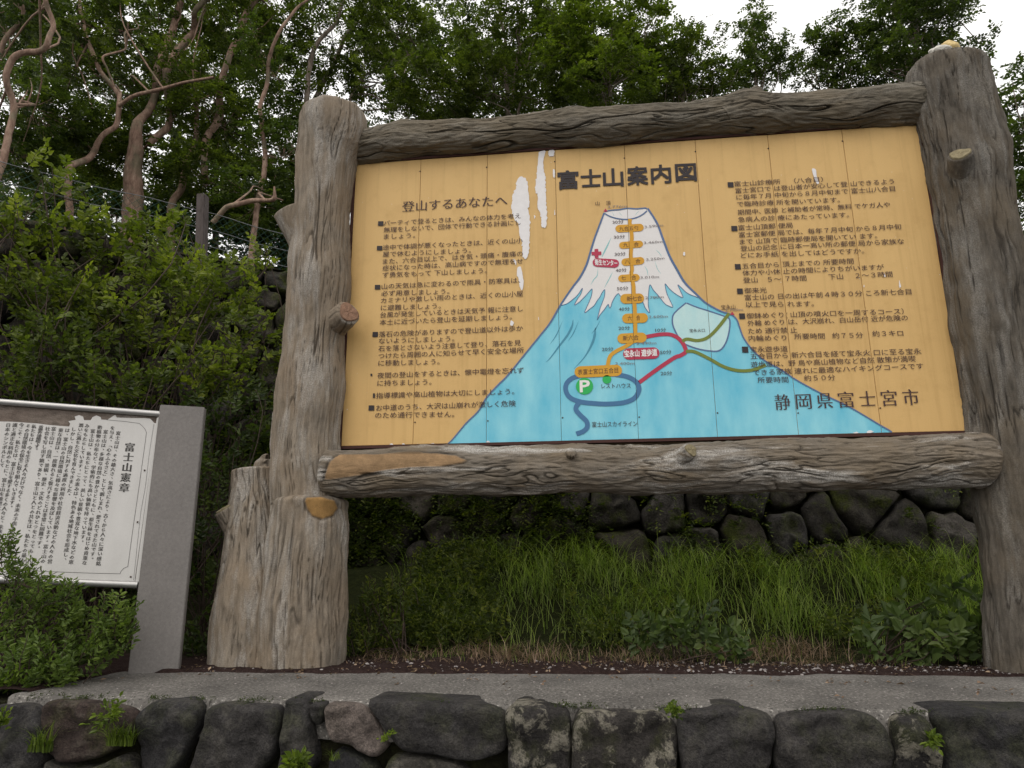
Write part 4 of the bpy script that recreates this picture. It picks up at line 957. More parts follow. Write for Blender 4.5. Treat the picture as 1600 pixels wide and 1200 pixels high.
# ------------------------------------------------------------------ fence on the rear wall
fe = empty('wire_fence', (-2.2, 1.9, WH), 'wire fence with green netting and a weathered wooden post above the rear wall', 'fence')
def fpt(t, z): return np.array([-2.27+t*.74, 1.86+t*.673, z])
fa = P(315, 400, 1.86); fb = P(317, 305, 1.86)
bx_ = []
for t in (-2.3, 0.0, 2.1):
    base = fpt(t, WH-.3); top = fpt(t, 3.9)
    if t == 0: base = np.array([P(314, 440, 1.86)[0], 1.86, WH-.3]); top = np.array([fb[0], 1.86, fb[2]])
    c_ = np.array([base, (base+top)/2, top]); bm = bmesh.new(); hw = .045
    vs = [[bm.verts.new(p+np.array([sx*hw, sy*hw, 0])) for sx, sy in ((-1, -1), (1, -1), (1, 1), (-1, 1))] for p in (base, top)]
    bm.faces.new(vs[0][::-1]); bm.faces.new(vs[1])
    for k in range(4): bm.faces.new([vs[0][k], vs[0][(k+1) % 4], vs[1][(k+1) % 4], vs[1][k]])
    bmesh.ops.bevel(bm, geom=bm.edges[:], offset=.008, segments=2, affect='EDGES')
    me = bpy.data.meshes.new('fence_post'); bm.to_mesh(me); bm.free(); me.materials.append(WOODP); put('fence_post', me, fe)
for zz_ in (3.98, 3.80, 3.62, 3.46):
    t = np.linspace(-2.3, 2.1, 30); pts = np.array([fpt(a, zz_-.03*math.sin((a+2.3)/2.2*math.pi)**2+.006*math.sin(a*9)) for a in t]); V, F = tube_arrays(pts, .0042, 6); put('wire', mesh('wire', V, F, WIRE), fe)
nt_ = Soup()
for k in range(-18, 60):
    for sg in (1, -1):
        t0 = -2.3+k*.075; t1 = t0+sg*.5; a = fpt(t0, 3.44); b = fpt(t1, 3.97)
        if min(t0, t1) < -2.3 or max(t0, t1) > 2.1: continue
        V, F = tube_arrays(np.array([a, (a+b)/2+np.array([.004*sg, -.006, 0]), b]), .0018, 3); nt_.add(V, F)
put('netting', nt_.build('netting', NET), fe)

# ------------------------------------------------------------------ foliage
def unit(v): return v/(np.linalg.norm(v, axis=-1, keepdims=True)+1e-9)
def sprays(soup, org, dirs, rng, nl=9, L=.05, W=.03, span=.22, fold=.18, up=1.0, tone=.5, tv=.22, ang=(40, 70), quad=False, droop=.25, jn=.35):
    """twigs with alternate leaves; org, dirs (n,3)"""
    n = len(org); dirs = unit(dirs)
    nrm = unit(np.array([0, 0, 1.])*up+rng.normal(0, .35, (n, 3))); side = unit(np.cross(nrm, dirs)); nrm = unit(np.cross(dirs, side))
    tsp = np.asarray(tone)+rng.normal(0, tv, n)
    j = np.arange(nl); t = (j+.3)/nl; sg = np.where(j % 2 == 0, 1., -1.)
    base = org[:, None]+dirs[:, None]*(t*span)[None, :, None]+rng.normal(0, .004, (n, nl, 3)); base[..., 2] -= (t**2*span*droop)[None]
    a = np.radians(rng.uniform(ang[0], ang[1], (n, nl)))*np.where(j == nl-1, .1, 1.)
    ld = unit(dirs[:, None]*np.cos(a)[..., None]+side[:, None]*(np.sin(a)*sg)[..., None]+rng.normal(0, .14, (n, nl, 3))+np.array([0, 0, -.15]))
    ln = unit(nrm[:, None]+rng.normal(0, jn, (n, nl, 3))); wv = unit(np.cross(ln, ld)); ln = np.cross(ld, wv)
    Ls = L*rng.uniform(.65, 1.2, (n, nl))[..., None]; Ws = W*Ls/L
    T = np.clip(tsp[:, None]+rng.normal(0, tv*.7, (n, nl)), 0, 1).ravel()
    if quad:
        V = np.stack([base, base+ld*Ls*.42+wv*Ws*.5+ln*Ws*fold, base+ld*Ls, base+ld*Ls*.42-wv*Ws*.5+ln*Ws*fold], 2).reshape(-1, 3)
        m = n*nl; i = np.arange(m)*4; F = np.stack([i, i+1, i+2, i+3], 1); soup.add(V, F, T)
    else:
        V = np.stack([base, base+ld*Ls*.3+wv*Ws*.48+ln*Ws*fold, base+ld*Ls*.68+wv*Ws*.36+ln*Ws*fold, base+ld*Ls-ln*Ls*.12, base+ld*Ls*.68-wv*Ws*.36+ln*Ws*fold, base+ld*Ls*.3-wv*Ws*.48+ln*Ws*fold], 2).reshape(-1, 3)
        m = n*nl; i = np.arange(m)*6; F = np.vstack([np.stack([i, i+1, i+2, i+3], 1), np.stack([i, i+3, i+4, i+5], 1)]); soup.add(V, F, np.concatenate([T, T]))
def ellpts(rng, cx, cy, rx, ry, y, dy, n, shell=.35):
    """points of a lumpy cloud about the line of sight of (cx, cy) at depth y"""
    c = P(cx, cy, y); m = (y-CAM[1])/FPX*1.03; r = np.array([rx*m, dy, ry*m])
    d = unit(rng.normal(size=(n, 3))); rad = rng.random(n)**(1/3.); rad = shell+(1-shell)*rad
    p = c+d*r*rad[:, None]; return p, c, r
def make_branch(soup, a, b, r0, r1, rng, sag=.08, n=7, seg=5):
    a = np.array(a); b = np.array(b); L = np.linalg.norm(b-a); m1 = a*.66+b*.34+rng.normal(0, sag*L, 3)*.6; m2 = a*.33+b*.67+rng.normal(0, sag*L, 3)*.6
    c = catmull([a, m1, m2, b], n); V, F = tube_arrays(c, np.linspace(r0, r1, n), seg); soup.add(V, F)
def tree(name, label, trunks, crowns, leafmat, barkmat, seed, L=.066, W=.040, dens=6.6, group='trees on the slope above the rear wall', cat='tree', ground=True, clump=.17):
    """trunks: list of (depth, [(px, py, width px)...]) ; crowns: (px, py, rx, ry, depth, half depth, density)"""
    rng = np.random.default_rng(seed); soup = Soup(); tp = []
    first = None
    for dep, rows in trunks:
        pts = [P(a, b, dep+.0) for a, b, w in rows]; m = (dep-CAM[1])/FPX; rad = [max(w*m/2, .006) for a, b, w in rows]
        if first is None:
            gz = WH+.3+(dep-2.6)*.35
            if pts[0][2] > gz: pts = [np.array([pts[0][0]+.05, dep, gz-.1])]+pts; rad = [rad[0]*1.25]+rad
            first = pts[0]
        pts = [p+np.array([0, rng.normal(0, .12), 0])*(k > 0) for k, p in enumerate(pts)]
        n = max(24, len(pts)*8); pa = np.array(pts); dl = np.concatenate([[0], np.cumsum(np.linalg.norm(np.diff(pa, axis=0), axis=1))]); sl_ = np.linspace(0, dl[-1], n)
        c = np.stack([np.interp(sl_, dl, pa[:, k]) for k in range(3)], 1); rr = np.interp(sl_, dl, rad)
        for _ in range(5): c[1:-1] = c[1:-1]*.5+(c[:-2]+c[2:])*.25
        c += (fbm(np.c_[c*2.5], 2)*.02)[:, None]; V, F = tube_arrays(c, rr*(1+.10*perlin(c*9)), 10); 
        V += (perlin(V*9)*.12*.03)[:, None]; soup.add(V, F); tp.append(c)
    tp = np.vstack(tp); leaf = Soup()
    o = empty(name, tuple(first), label, cat, group)
    for cx, cy, rx, ry, dep, dd, de in crowns:
        m = (dep-CAM[1])/FPX; area = math.pi*rx*ry*m*m; ncl = max(8, int(area/.075*de*dens))
        p, c, r = ellpts(rng, cx, cy, rx, ry, dep-.35, dd*1.5, ncl)
        near = tp[np.argmin(np.linalg.norm(tp-(c-np.array([0, 0, r[2]*.5])), axis=1))]
        make_branch(soup, near, c, .022, .010, rng)
        for kb in range(3):
            q = c+unit(rng.normal(size=3)*np.array([1, .4, 1])+np.array([0, -.5, .5]))*r*rng.uniform(.5, .95); nb = tp[rng.integers(len(tp)//3, len(tp))]
            if np.linalg.norm(nb-q) < 2.2: make_branch(soup, nb, q, .016, .006, rng, .1, 9)
        for q in p[::3]: make_branch(soup, c+(q-c)*rng.uniform(0, .4), q, .006, .003, rng, n=5, seg=3)
        # each cluster: several twigs radiating
        K = 6; org = np.repeat(p, K, 0)+rng.normal(0, clump*.45, (ncl*K, 3))*np.array([1, 1, .7]); dr = unit(rng.normal(size=(ncl*K, 3))*np.array([1, 1, .45])+unit(np.repeat(p-c, K, 0))*.5+np.array([0, 0, .15]))
        tone = .5+.3*np.clip((p[:, 2]-c[2])/r[2], -1, 1)*0
        cl_t = np.repeat(rng.normal(0, .16, ncl), K)
        s0 = Soup(); sprays(s0, org-dr*.08, dr, rng, nl=9, L=L, W=W, span=.20, quad=True, tone=.45, tv=.16, fold=.15)
        A = s0.A[0]+np.repeat(cl_t, 9); leaf.add(s0.V[0], s0.F[0], np.clip(A, 0, 1))
    put('trunk', soup.build('trunk', barkmat), o); put('crown', leaf.build('crown', leafmat, False), o)
    return len(leaf.V)
Z1 = (0, 0, 3.2)
def zt(pts, reg=(0, 0, 3.2)): return [(reg[0]+x/reg[2], reg[1]+y/reg[2], w) for x, y, w in pts]
tree('birch_tree', 'birch with the snaking pink trunk at the far left edge', [(2.6, zt([(10, 560, 13), (25, 470, 12), (30, 400, 13), (60, 320, 13), (120, 270, 12), (200, 250, 12), (240, 200, 11), (255, 100, 10), (240, -30, 9), (220, -120, 7)]))],
     [(50, 170, 80, 80, 4.0, .6, .9), (70, 20, 60, 50, 4.2, .5, .9), (20, 240, 60, 40, 4.0, .6, 1.)], LF_D, BK_P, 11)
tree('birch_tree', 'birch with a straight leaning trunk in the top left corner', [(3.6, [(-40, 150, 11), (0, 55, 10), (10, 35, 9), (28, 15, 8), (34, -20, 7)])],
     [(10, 60, 60, 70, 4.6, .6, 1.), (20, -20, 80, 40, 4.4, .5, 1.)], LF_D, BK_P, 12)
tree('birch_tree', 'slim birch whose trunk forks twice right of the snaking one', [(4.2, zt([(430, 900, 12), (430, 770, 12), (520, 650, 10), (560, 610, 10), (580, 500, 10), (568, 440, 9), (510, 380, 9), (460, 250, 9), (400, 130, 8), (375, -20, 7)])), (4.2, zt([(590, 530, 8), (680, 480, 7), (780, 430, 7), (900, 395, 6), (1080, 400, 5)])), (4.2, zt([(570, 430, 4), (560, 330, 4), (600, 200, 4), (650, 120, 3)]))],
     [(120, 40, 70, 60, 5.2, .7, 1.), (150, 120, 70, 60, 5.0, .7, 1.), (120, 215, 90, 50, 5.0, .7, 1.1), (210, 60, 50, 60, 5.4, .7, .8)], LF_T, BK_P, 13)
tree('birch_tree', 'thickest birch with two parallel pink stems left of the board', [(5.0, zt([(690, 1000, 34), (710, 860, 30), (750, 690, 20), (725, 600, 15), (740, 480, 14), (790, 330, 14), (850, 130, 13), (890, -20, 12)])), (5.0, zt([(745, 720, 14), (800, 560, 13), (840, 380, 14), (880, 230, 13), (925, 90, 13), (965, 58, 11), (1030, -10, 10)]))],
     [(250, 60, 80, 70, 5.9, .8, .8), (310, 150, 70, 60, 5.9, .8, .8), (190, 250, 70, 45, 5.8, .8, 1.2), (320, 20, 60, 50, 5.9, .8, .8)], LF_T, BK_P, 14)
tree('birch_tree', 'birch with a kinked stem behind the fence post', [(5.4, zt([(880, 1020, 13), (905, 940, 13), (935, 810, 12), (960, 730, 10), (970, 560, 8), (1010, 450, 7)])), (5.4, zt([(1020, 880, 12), (1040, 700, 13), (1055, 560, 15), (1090, 430, 12), (1150, 300, 12), (1195, 180, 15), (1240, 40, 13), (1290, -30, 10)]))],
     [(380, 60, 70, 70, 6.3, .8, .9), (350, 200, 70, 60, 6.2, .8, .9), (330, 285, 70, 40, 6.0, .7, 1.2), (430, 20, 60, 45, 6.3, .8, .9)], LF_T, BK_P, 15)
tree('birch_tree', 'slender birch just left of the big left post with a broken limb', [(4.6, zt([(1265, 1080, 10), (1275, 960, 10), (1303, 830, 9), (1290, 700, 9), (1300, 560, 8), (1325, 400, 8), (1355, 300, 7), (1420, 190, 6), (1490, 60, 5), (1560, -20, 4)])), (3.2, zt([(1060, 1115, 9), (1130, 1040, 9), (1240, 975, 9), (1330, 990, 7), (1362, 985, 8), (1362, 925, 3)]))],
     [(440, 250, 50, 70, 5.6, .6, 1.), (430, 120, 50, 70, 5.6, .7, .8), (400, 320, 50, 40, 5.2, .6, .8)], LF_D, BK_P, 16)
tree('birch_tree', 'birch rising directly behind the top of the left post', [(6.0, zt([(1530, 620, 10), (1540, 500, 10), (1570, 330, 9), (1600, 260, 8), (1680, 120, 7), (1740, -10, 6)]))],
     [(520, 60, 70, 70, 6.6, .8, .8), (480, 150, 40, 50, 6.8, .6, .4), (560, 0, 60, 50, 6.8, .8, .9)], LF_T, BK_G, 17)
tree('birch_tree', 'leaning birch above the left end of the top beam', [(6.6, zt([(-40, 560, 9), (80, 270, 8), (130, 200, 7), (180, 60, 6)], (500, 0, 3.2))), (6.6, zt([(150, 500, 6), (210, 385, 6), (310, 330, 5), (400, 260, 5), (500, 170, 4)], (500, 0, 3.2)))],
     [(620, 50, 70, 60, 7.2, .8, 1.), (590, 130, 60, 45, 7.0, .8, .7), (680, 150, 75, 45, 6.8, .8, 1.3), (640, 185, 60, 25, 6.8, .6, .8)], LF_T, BK_G, 18)
tree('birch_tree', 'bushy birch above the middle of the board left of the title', [(7.0, [(795, 260, 8), (795, 180, 8), (790, 120, 7), (791, 70, 6), (780, 20, 5)]), (7.0, [(800, 160, 5), (808, 100, 4), (810, 70, 4)]), (7.0, [(806, 210, 6), (815, 162, 5), (826, 140, 4)])],
     [(770, 60, 75, 65, 7.4, .9, .9), (770, 145, 80, 42, 7.4, .9, 1.2), (840, 40, 50, 60, 7.4, .8, .6), (850, 160, 50, 25, 7.4, .8, .9)], LF_T, BK_G, 19)
tree('birch_tree', 'bright green birch above the painted summit of the board', [(6.6, [(950, 240, 9), (955, 160, 7), (950, 90, 6), (960, 30, 5)]), (6.6, [(985, 120, 4), (1000, 90, 3)])],
     [(930, 70, 70, 65, 6.8, .8, 1.3), (950, 140, 85, 40, 6.8, .8, 1.3), (1010, 50, 50, 55, 7.0, .7, 1.2), (890, 110, 50, 50, 6.9, .7, 1.2), (880, 40, 60, 60, 6.9, .7, .9)], LF_Y, BK_G, 20)
tree('birch_tree', 'small tree right of the bright one with its top sloping down', [(7.4, [(1060, 240, 8), (1065, 170, 6), (1070, 100, 4)])],
     [(1030, 120, 50, 50, 7.6, .7, 1.), (1085, 105, 50, 42, 7.6, .7, .8), (1070, 70, 24, 40, 7.6, .5, .7), (1060, 150, 80, 22, 7.6, .7, 1.), (1125, 135, 40, 28, 7.6, .5, .7)], LF_T, BK_G, 21)
tree('birch_tree', 'thin pointed tree standing up over the beam against the white sky', [(8.0, [(1178, 220, 6), (1180, 130, 5), (1176, 60, 4), (1180, 10, 3)])],
     [(1180, 28, 22, 26, 8.0, .4, .8), (1172, 68, 25, 28, 8.0, .4, .8), (1185, 105, 45, 26, 8.0, .5, .9), (1160, 130, 38, 18, 8.0, .5, .9), (1222, 92, 32, 26, 8.0, .4, .7)], LF_D, BK_G, 22)
tree('birch_tree', 'round open tree between the pointed one and the tall one by the right post', [(7.8, [(1300, 200, 6), (1300, 120, 5), (1302, 60, 4)])],
     [(1300, 68, 45, 32, 7.8, .5, .8), (1270, 90, 32, 28, 7.8, .5, .7), (1330, 95, 45, 35, 7.8, .5, .8), (1315, 132, 60, 16, 7.8, .5, .6), (1250, 122, 28, 18, 7.8, .5, .5)], LF_D, BK_G, 23)
tree('birch_tree', 'tall dark tree filling the sky left of the right post top', [(7.2, [(1420, 220, 9), (1425, 120, 7), (1430, 50, 5), (1432, -20, 4)])],
     [(1420, 50, 70, 58, 7.4, .7, 1.1), (1465, 15, 55, 45, 7.4, .6, .9), (1385, 15, 40, 40, 7.4, .6, .8), (1390, 110, 55, 34, 7.4, .6, 1.), (1500, 95, 40, 30, 7.3, .5, .6), (1440, -40, 80, 40, 7.4, .6, 1.)], LF_D, BK_G, 24)
tree('birch_tree', 'dark tree at the right edge behind the right post', [(5.6, [(1680, 600, 10), (1650, 400, 9), (1640, 250, 7), (1630, 150, 5)])],
     [(1600, 150, 42, 48, 5.8, .5, 1.), (1610, 240, 50, 50, 5.8, .6, 1.2), (1605, 330, 45, 60, 5.6, .6, 1.2), (1615, 430, 50, 60, 5.4, .6, 1.3), (1625, 560, 50, 70, 4.6, .6, 1.3), (1680, 200, 60, 90, 5.8, .6, 1.1)], LF_D, BK_G, 25)
# two darker trees further up the slope close the view between the trunks
tree('birch_tree', 'distant dark tree seen between the trunks left of the thickest birch', [(9.5, [(90, 420, 12), (100, 300, 10), (110, 180, 8)])],
     [(60, 280, 130, 60, 9.5, .8, 1.2), (180, 330, 130, 45, 8, .8, 1.3), (160, 180, 120, 70, 9.5, .8, .55), (40, 360, 120, 60, 8.5, .8, 1.), (60, 60, 120, 90, 9.5, .8, .6)], LF_D, BK_G, 26, L=.085, W=.052, dens=4.6)
tree('birch_tree', 'distant dark tree seen between the fence post and the big left post', [(9.0, [(330, 420, 12), (335, 300, 10), (340, 180, 8)])],
     [(350, 300, 130, 70, 9.0, .8, 1.2), (430, 350, 60, 50, 7.5, .6, 1.3), (300, 180, 130, 70, 9.0, .8, .6), (520, 240, 90, 60, 9.0, .8, .8), (330, 60, 150, 80, 9.0, .8, .6), (380, 390, 120, 50, 7.5, .8, 1.2)], LF_D, BK_G, 27, L=.085, W=.052, dens=4.6)
tree('birch_tree', 'distant dark tree low behind the top beam of the board', [(10, [(800, 300, 10), (800, 200, 8), (805, 120, 6)])],
     [(700, 120, 120, 70, 10, .9, .7), (880, 110, 120, 80, 10, .9, .7), (1010, 150, 90, 45, 10, .8, .8), (650, 40, 120, 60, 10, .8, .5)], LF_D, BK_G, 28, L=.085, W=.052, dens=4.6)

def bush(name, label, ells, mat, seed, L, W, root, cat='shrub', group=None, dens=1.0, nl=9, span=.2, updir=.4, stems=14, stemr=.008, quad=False, tone=.5, K=3, tv=.2, up=1.0):
    """ells: (px, py, rx, ry, depth, half depth, density); leaves area-matched to the outline"""
    rng = np.random.default_rng(seed); leaf = Soup(); st = Soup(); root = np.array(root, float)
    o = empty(name, tuple(root), label, cat, group)
    for cx, cy, rx, ry, dep, dd, de in ells:
        m = (dep-CAM[1])/FPX; area = math.pi*rx*ry*m*m; n = max(5, int(area*dens*de*2.2/(L*W*.6*nl)))
        p, c, r = ellpts(rng, cx, cy, rx, ry, dep, dd, n, .1)
        p[:, 2] = np.maximum(p[:, 2], .04)
        d = unit(unit(p-(c-np.array([0, 0, r[2]])))+rng.normal(0, .5, (n, 3))+np.array([0, 0, updir]))
        sprays(leaf, p-d*span*.6, d, rng, nl=nl, L=L, W=W, span=span, tone=tone, quad=quad, tv=tv, up=up)
        for q, dq in zip(p[::3], d[::3]): make_branch(st, q-dq*span*.9, q+dq*span*.35, .0028, .0015, rng, n=4, seg=3)
        for k in range(stems):
            q = p[rng.integers(n)]; make_branch(st, root+rng.normal(0, .06, 3)*np.array([1, 1, 0]), q, stemr*.7, stemr*.25, rng, .12, 9, 5)
    put('foliage', leaf.build('foliage', mat, False), o); put('stems', st.build('stems', BK_S), o)
    return o
# big shrub at the left, several plants behind the charter sign
bush('leafy_shrub', 'tall bright leafed shrub reaching over the fence wires at the far left', [(90, 270, 40, 50, .9, .3, .7), (60, 350, 80, 50, .8, .35, 1.1), (160, 370, 90, 55, 1.0, .35, 1.1), (60, 440, 90, 60, .7, .35, 1.4), (250, 350, 60, 40, 1.1, .3, .9), (150, 460, 90, 50, .7, .3, 1.3)],
     LF_S, 41, .062, .042, (-2.2, .6, .1), group=None, stems=7, stemr=.014)
bush('leafy_shrub', 'spreading green shrub between the charter sign and the left post', [(270, 420, 80, 50, .9, .3, 1.3), (340, 450, 85, 55, .8, .3, 1.2), (230, 500, 100, 55, .7, .35, 1.3), (390, 520, 45, 55, .7, .25, .9), (320, 570, 90, 50, .5, .3, 1.2), (400, 400, 35, 40, 1., .2, .7)],
     LF_S, 42, .055, .034, (-1.5, .6, .1), stems=6, stemr=.012)
bush('leafy_shrub', 'darker green shrub low behind the top rail of the charter sign', [(90, 540, 100, 60, .3, .3, 1.2), (200, 590, 90, 50, .3, .3, 1.2), (40, 590, 80, 45, .2, .3, 1.2), (100, 470, 100, 50, .6, .3, 1.)],
     LF_T, 43, .05, .032, (-1.9, .4, .1), stems=6, stemr=.012)
bush('leafy_shrub', 'dim shrub in the gap between the granite post and the stump', [(330, 640, 60, 50, .5, .3, 1.), (400, 640, 40, 60, .5, .25, .9), (340, 740, 50, 60, .4, .3, 1.), (310, 860, 45, 70, .3, .3, 1.1), (310, 980, 40, 50, .2, .25, .9), (250, 800, 70, 160, .5, .3, .8)],
     LF_D, 44, .05, .030, (-1.0, .4, .05), stems=6)
bush('leafy_shrub', 'dark shrub filling the shade behind the charter sign', [(60, 700, 120, 90, .3, .3, 1.0), (170, 800, 120, 120, .3, .3, .8), (40, 850, 110, 90, .3, .3, .8)],
     LF_D, 45, .05, .032, (-1.6, .2, .05), stems=4)
# mugwort in front of the charter sign
bush('mugwort', 'lush mugwort mass in the lower left corner under the charter sign', [(60, 960, 90, 50, -.78, .18, 1.2), (150, 985, 60, 45, -.7, .15, 1.2), (40, 1030, 80, 40, -.9, .15, 1.3), (180, 950, 30, 30, -.7, .12, .9), (110, 1020, 70, 35, -.85, .15, 1.2), (60, 920, 70, 28, -.85, .12, .9)],
     LF_M, 46, .034, .015, (-1.5, -.8, 0), cat='weed', updir=1.0, nl=11, span=.13, stems=6, stemr=.004, up=.5)
bush('mugwort', 'mugwort sprig standing up in front of the charter writing', [(12, 860, 22, 34, -1.0, .06, 1.0), (38, 890, 26, 24, -1.0, .06, 1.0), (70, 905, 24, 12, -1.0, .06, .8)],
     LF_M, 47, .028, .010, (-1.6, -1.0, 0), cat='weed', updir=1.0, nl=11, span=.10, stems=4, stemr=.003, up=.5)
# plants in front of the rear wall
bush('broadleaf_plant', 'broad leafed dark green plant at the foot of the right post', [(1440, 970, 60, 42, .2, .15, 1.1), (1500, 955, 45, 55, .3, .15, 1.1), (1390, 995, 42, 27, .1, .12, 1.1), (1470, 1008, 60, 22, .08, .12, 1.1), (1530, 1000, 25, 40, .2, .1, 1.)],
     LF_B, 51, .075, .048, (3.1, .2, 0), cat='plant', updir=.8, nl=6, span=.14, stems=5, group='broad leafed plants before the rear wall')
bush('broadleaf_plant', 'broad leafed plant under the middle of the bottom beam', [(1080, 982, 55, 36, .08, .12, 1.3), (1020, 985, 38, 26, .1, .1, 1.2), (1140, 1002, 38, 22, .05, .1, 1.2)],
     LF_B, 52, .06, .04, (2.0, .1, 0), cat='plant', updir=.8, nl=6, span=.12, stems=4, group='broad leafed plants before the rear wall')
bush('weed', 'leafy weed clump right beside the thick left trunk base', [(590, 960, 45, 50, .3, .12, 1.2), (560, 1000, 30, 25, .2, .1, 1.), (620, 920, 30, 30, .4, .1, .8)],
     LF_W, 53, .04, .016, (.35, .3, 0), cat='weed', updir=1., nl=9, span=.14, stems=4, up=.5)
# small plants rooted in the rear wall
rng = np.random.default_rng(77)
wl_ = Soup(); n = 7200
us = rng.uniform(1.6, 11.2, n); us[n//2:] = rng.uniform(4.2, 8.2, n-n//2); vs_ = rng.uniform(.3, WH, n); vs_[n//2:] = rng.uniform(.3, 1.7, n-n//2)
den = fbm(np.c_[us*1.3, vs_*1.6, us*0], 2); lx = top_at(us)[:, 0]
keep = (den > np.where(lx < 1.3, -.08, .06)+.0) & ((lx < 2.1) | (rng.random(n) < .5)); keep &= rng.random(n) < np.where(lx < 1.6, .42, .8); us = us[keep]; vs_ = vs_[keep]
for rep in range(4):
    tq = .33+.30*perlin(np.c_[us*2.3, vs_*2.3, us*0+2]); W_ = wall_pt(us+rng.normal(0, .05, len(us)), vs_+rng.normal(0, .04, len(us)), .04); nn = nrm_at(us); d3 = unit(np.c_[nn, np.zeros(len(us))]+rng.normal(0, .6, (len(us), 3))+np.array([0, 0, .2]))
    sprays(wl_, W_, d3, rng, nl=8, L=.040, W=.018, span=.14, quad=True, tone=tq, tv=.24, droop=.7)
tag(put('wall_ground_cover', wl_.build('wall_ground_cover', LF_W, False)), 'small creeping plants and moss growing over the rear wall stones', 'ground cover', kind='stuff')
# moss cushions / root mat hanging over the stones
def blades(n, x0, x1, y0, y1, hmin, hmax, rng, w=.005, arch=.8, seg=4, zf=None, dens=None, lean=(0, -.25)):
    x = rng.uniform(x0, x1, n); y = rng.uniform(y0, y1, n)
    if dens is not None: k = rng.random(n) < dens(x, y); x, y = x[k], y[k]; n = len(x)
    z = zf(x, y); h = rng.uniform(hmin, hmax, n)*(1+.35*fbm(np.c_[x*1.8, y*1.8, x*0], 2)); a = rng.uniform(0, 2*np.pi, n)
    dv = np.stack([np.cos(a)+lean[0], np.sin(a)+lean[1], np.zeros(n)], 1); dv = unit(dv)*rng.uniform(.35, 1, n)[:, None]*arch
    sd = unit(np.cross(dv, [0, 0, 1.])); V = []
    for k in range(seg+1):
        t = k/seg; c = np.stack([x, y, z-.02], 1)+np.array([0, 0, 1.])*(h*(t-.42*t*t*np.linalg.norm(dv, axis=1)))[:, None]+dv*(h*.75*t*t)[:, None]
        ww = w*(1-t**1.6)*rng.uniform(.7, 1.3, n) if k < seg else np.zeros(n)+.0004
        V += [c+sd*ww[:, None]/2, c-sd*ww[:, None]/2]
    V = np.stack(V, 1).reshape(-1, 3); m = 2*(seg+1); i = np.arange(n)*m
    F = np.vstack([np.stack([i+2*k, i+2*k+1, i+2*k+3, i+2*k+2], 1) for k in range(seg)])
    T = np.tile(np.clip(rng.normal(.45, .22, n), 0, 1), seg); return V, F, T
def gz(x, y): return rear_z(x, y)
gr = Soup(); rng = np.random.default_rng(88)
dn = lambda x, y: np.clip(.55+fbm(np.c_[x*1.7, y*1.7, x*0], 2)*2.0, .04, 1)*np.where(x < .3, .5, 1)*sstep(.45, .95, y+.25*perlin(np.c_[x*2, y*0, x*0]))
gr.add(*blades(17000, -.1, 6, .3, 1.95, .14, .44, rng, .006, 1.5, 6, gz, dn, (-.45, -.35)))
tv_ = blades(900, .4, 5, .5, 1.9, .25, .5, rng, .004, 1.5, 5, gz); gr.add(tv_[0], tv_[1], np.full(len(tv_[1]), 1.0))
gr.add(*blades(3500, 4.5, 8, .2, 1.9, .20, .42, rng, .006, .9, 4, gz, dn))
gr.add(*blades(2500, .2, 5, .0, .6, .04, .12, rng, .004, .8, 3, gz, lambda x, y: np.clip(.3+perlin(np.c_[x*3, y*3, x*0]), 0, 1)))
tag(put('tall_grass', gr.build('tall_grass', LF_G, False)), 'tall arching green grass growing before the rear stone wall', 'grass', kind='stuff')
hs = Soup()
hs.add(*blades(9000, .1, 4.8, -.08, .6, .03, .17, rng, .003, 2.2, 4, gz, lambda x, y: np.clip(perlin(np.c_[x*1.3+4, y*1.3, x*0])*1.8+.45, 0, 1)*np.exp(-((y-.22)/.28)**2)))
for cx_, cy_, n_ in ((2.65, .42, 1500), (2.3, .30, 700), (1.15, .22, 900), (.75, .30, 500), (1.75, .25, 500)):
    hs.add(*blades(n_, cx_-.38, cx_+.38, cy_-.22, cy_+.22, .05, .24, rng, .0035, 2.0, 4, gz, lambda x, y: np.exp(-((x-cx_)/.25)**2-((y-cy_)/.14)**2)))
hs.add(*blades(900, -1, 5.5, -.35, .3, .015, .05, rng, .003, 2.5, 3, gz))
tag(put('dead_straw', hs.build('dead_straw', LF_H, False)), 'dry reddish straw lying at the foot of the grass', 'dead grass', kind='stuff')
# low leaves among the grass
lw = Soup(); n = 1500; x = np.concatenate([rng.uniform(.15, 5, n-330), rng.uniform(.1, .8, 330)]); y = rng.uniform(.42, 2.05, n); k = (fbm(np.c_[x*1.5+9, y*1.5, x*0], 2) > .1) | (x < .7); x, y = x[k], y[k]
for rep in range(3):
    o3 = np.stack([x+rng.normal(0, .03, len(x)), y, gz(x, y)+rng.uniform(.0, .16, len(x))*np.where(x < 1.4, 1.2, 1)], 1); sprays(lw, o3, unit(rng.normal(0, .7, (len(x), 3))+np.array([0, -.2, .8])), rng, nl=7, L=.035, W=.017, span=.10, tone=.45, up=.6)
tag(put('low_weeds', lw.build('low_weeds', LF_W, False)), 'low leafy weeds mixed into the foot of the grass', 'weeds', kind='stuff')
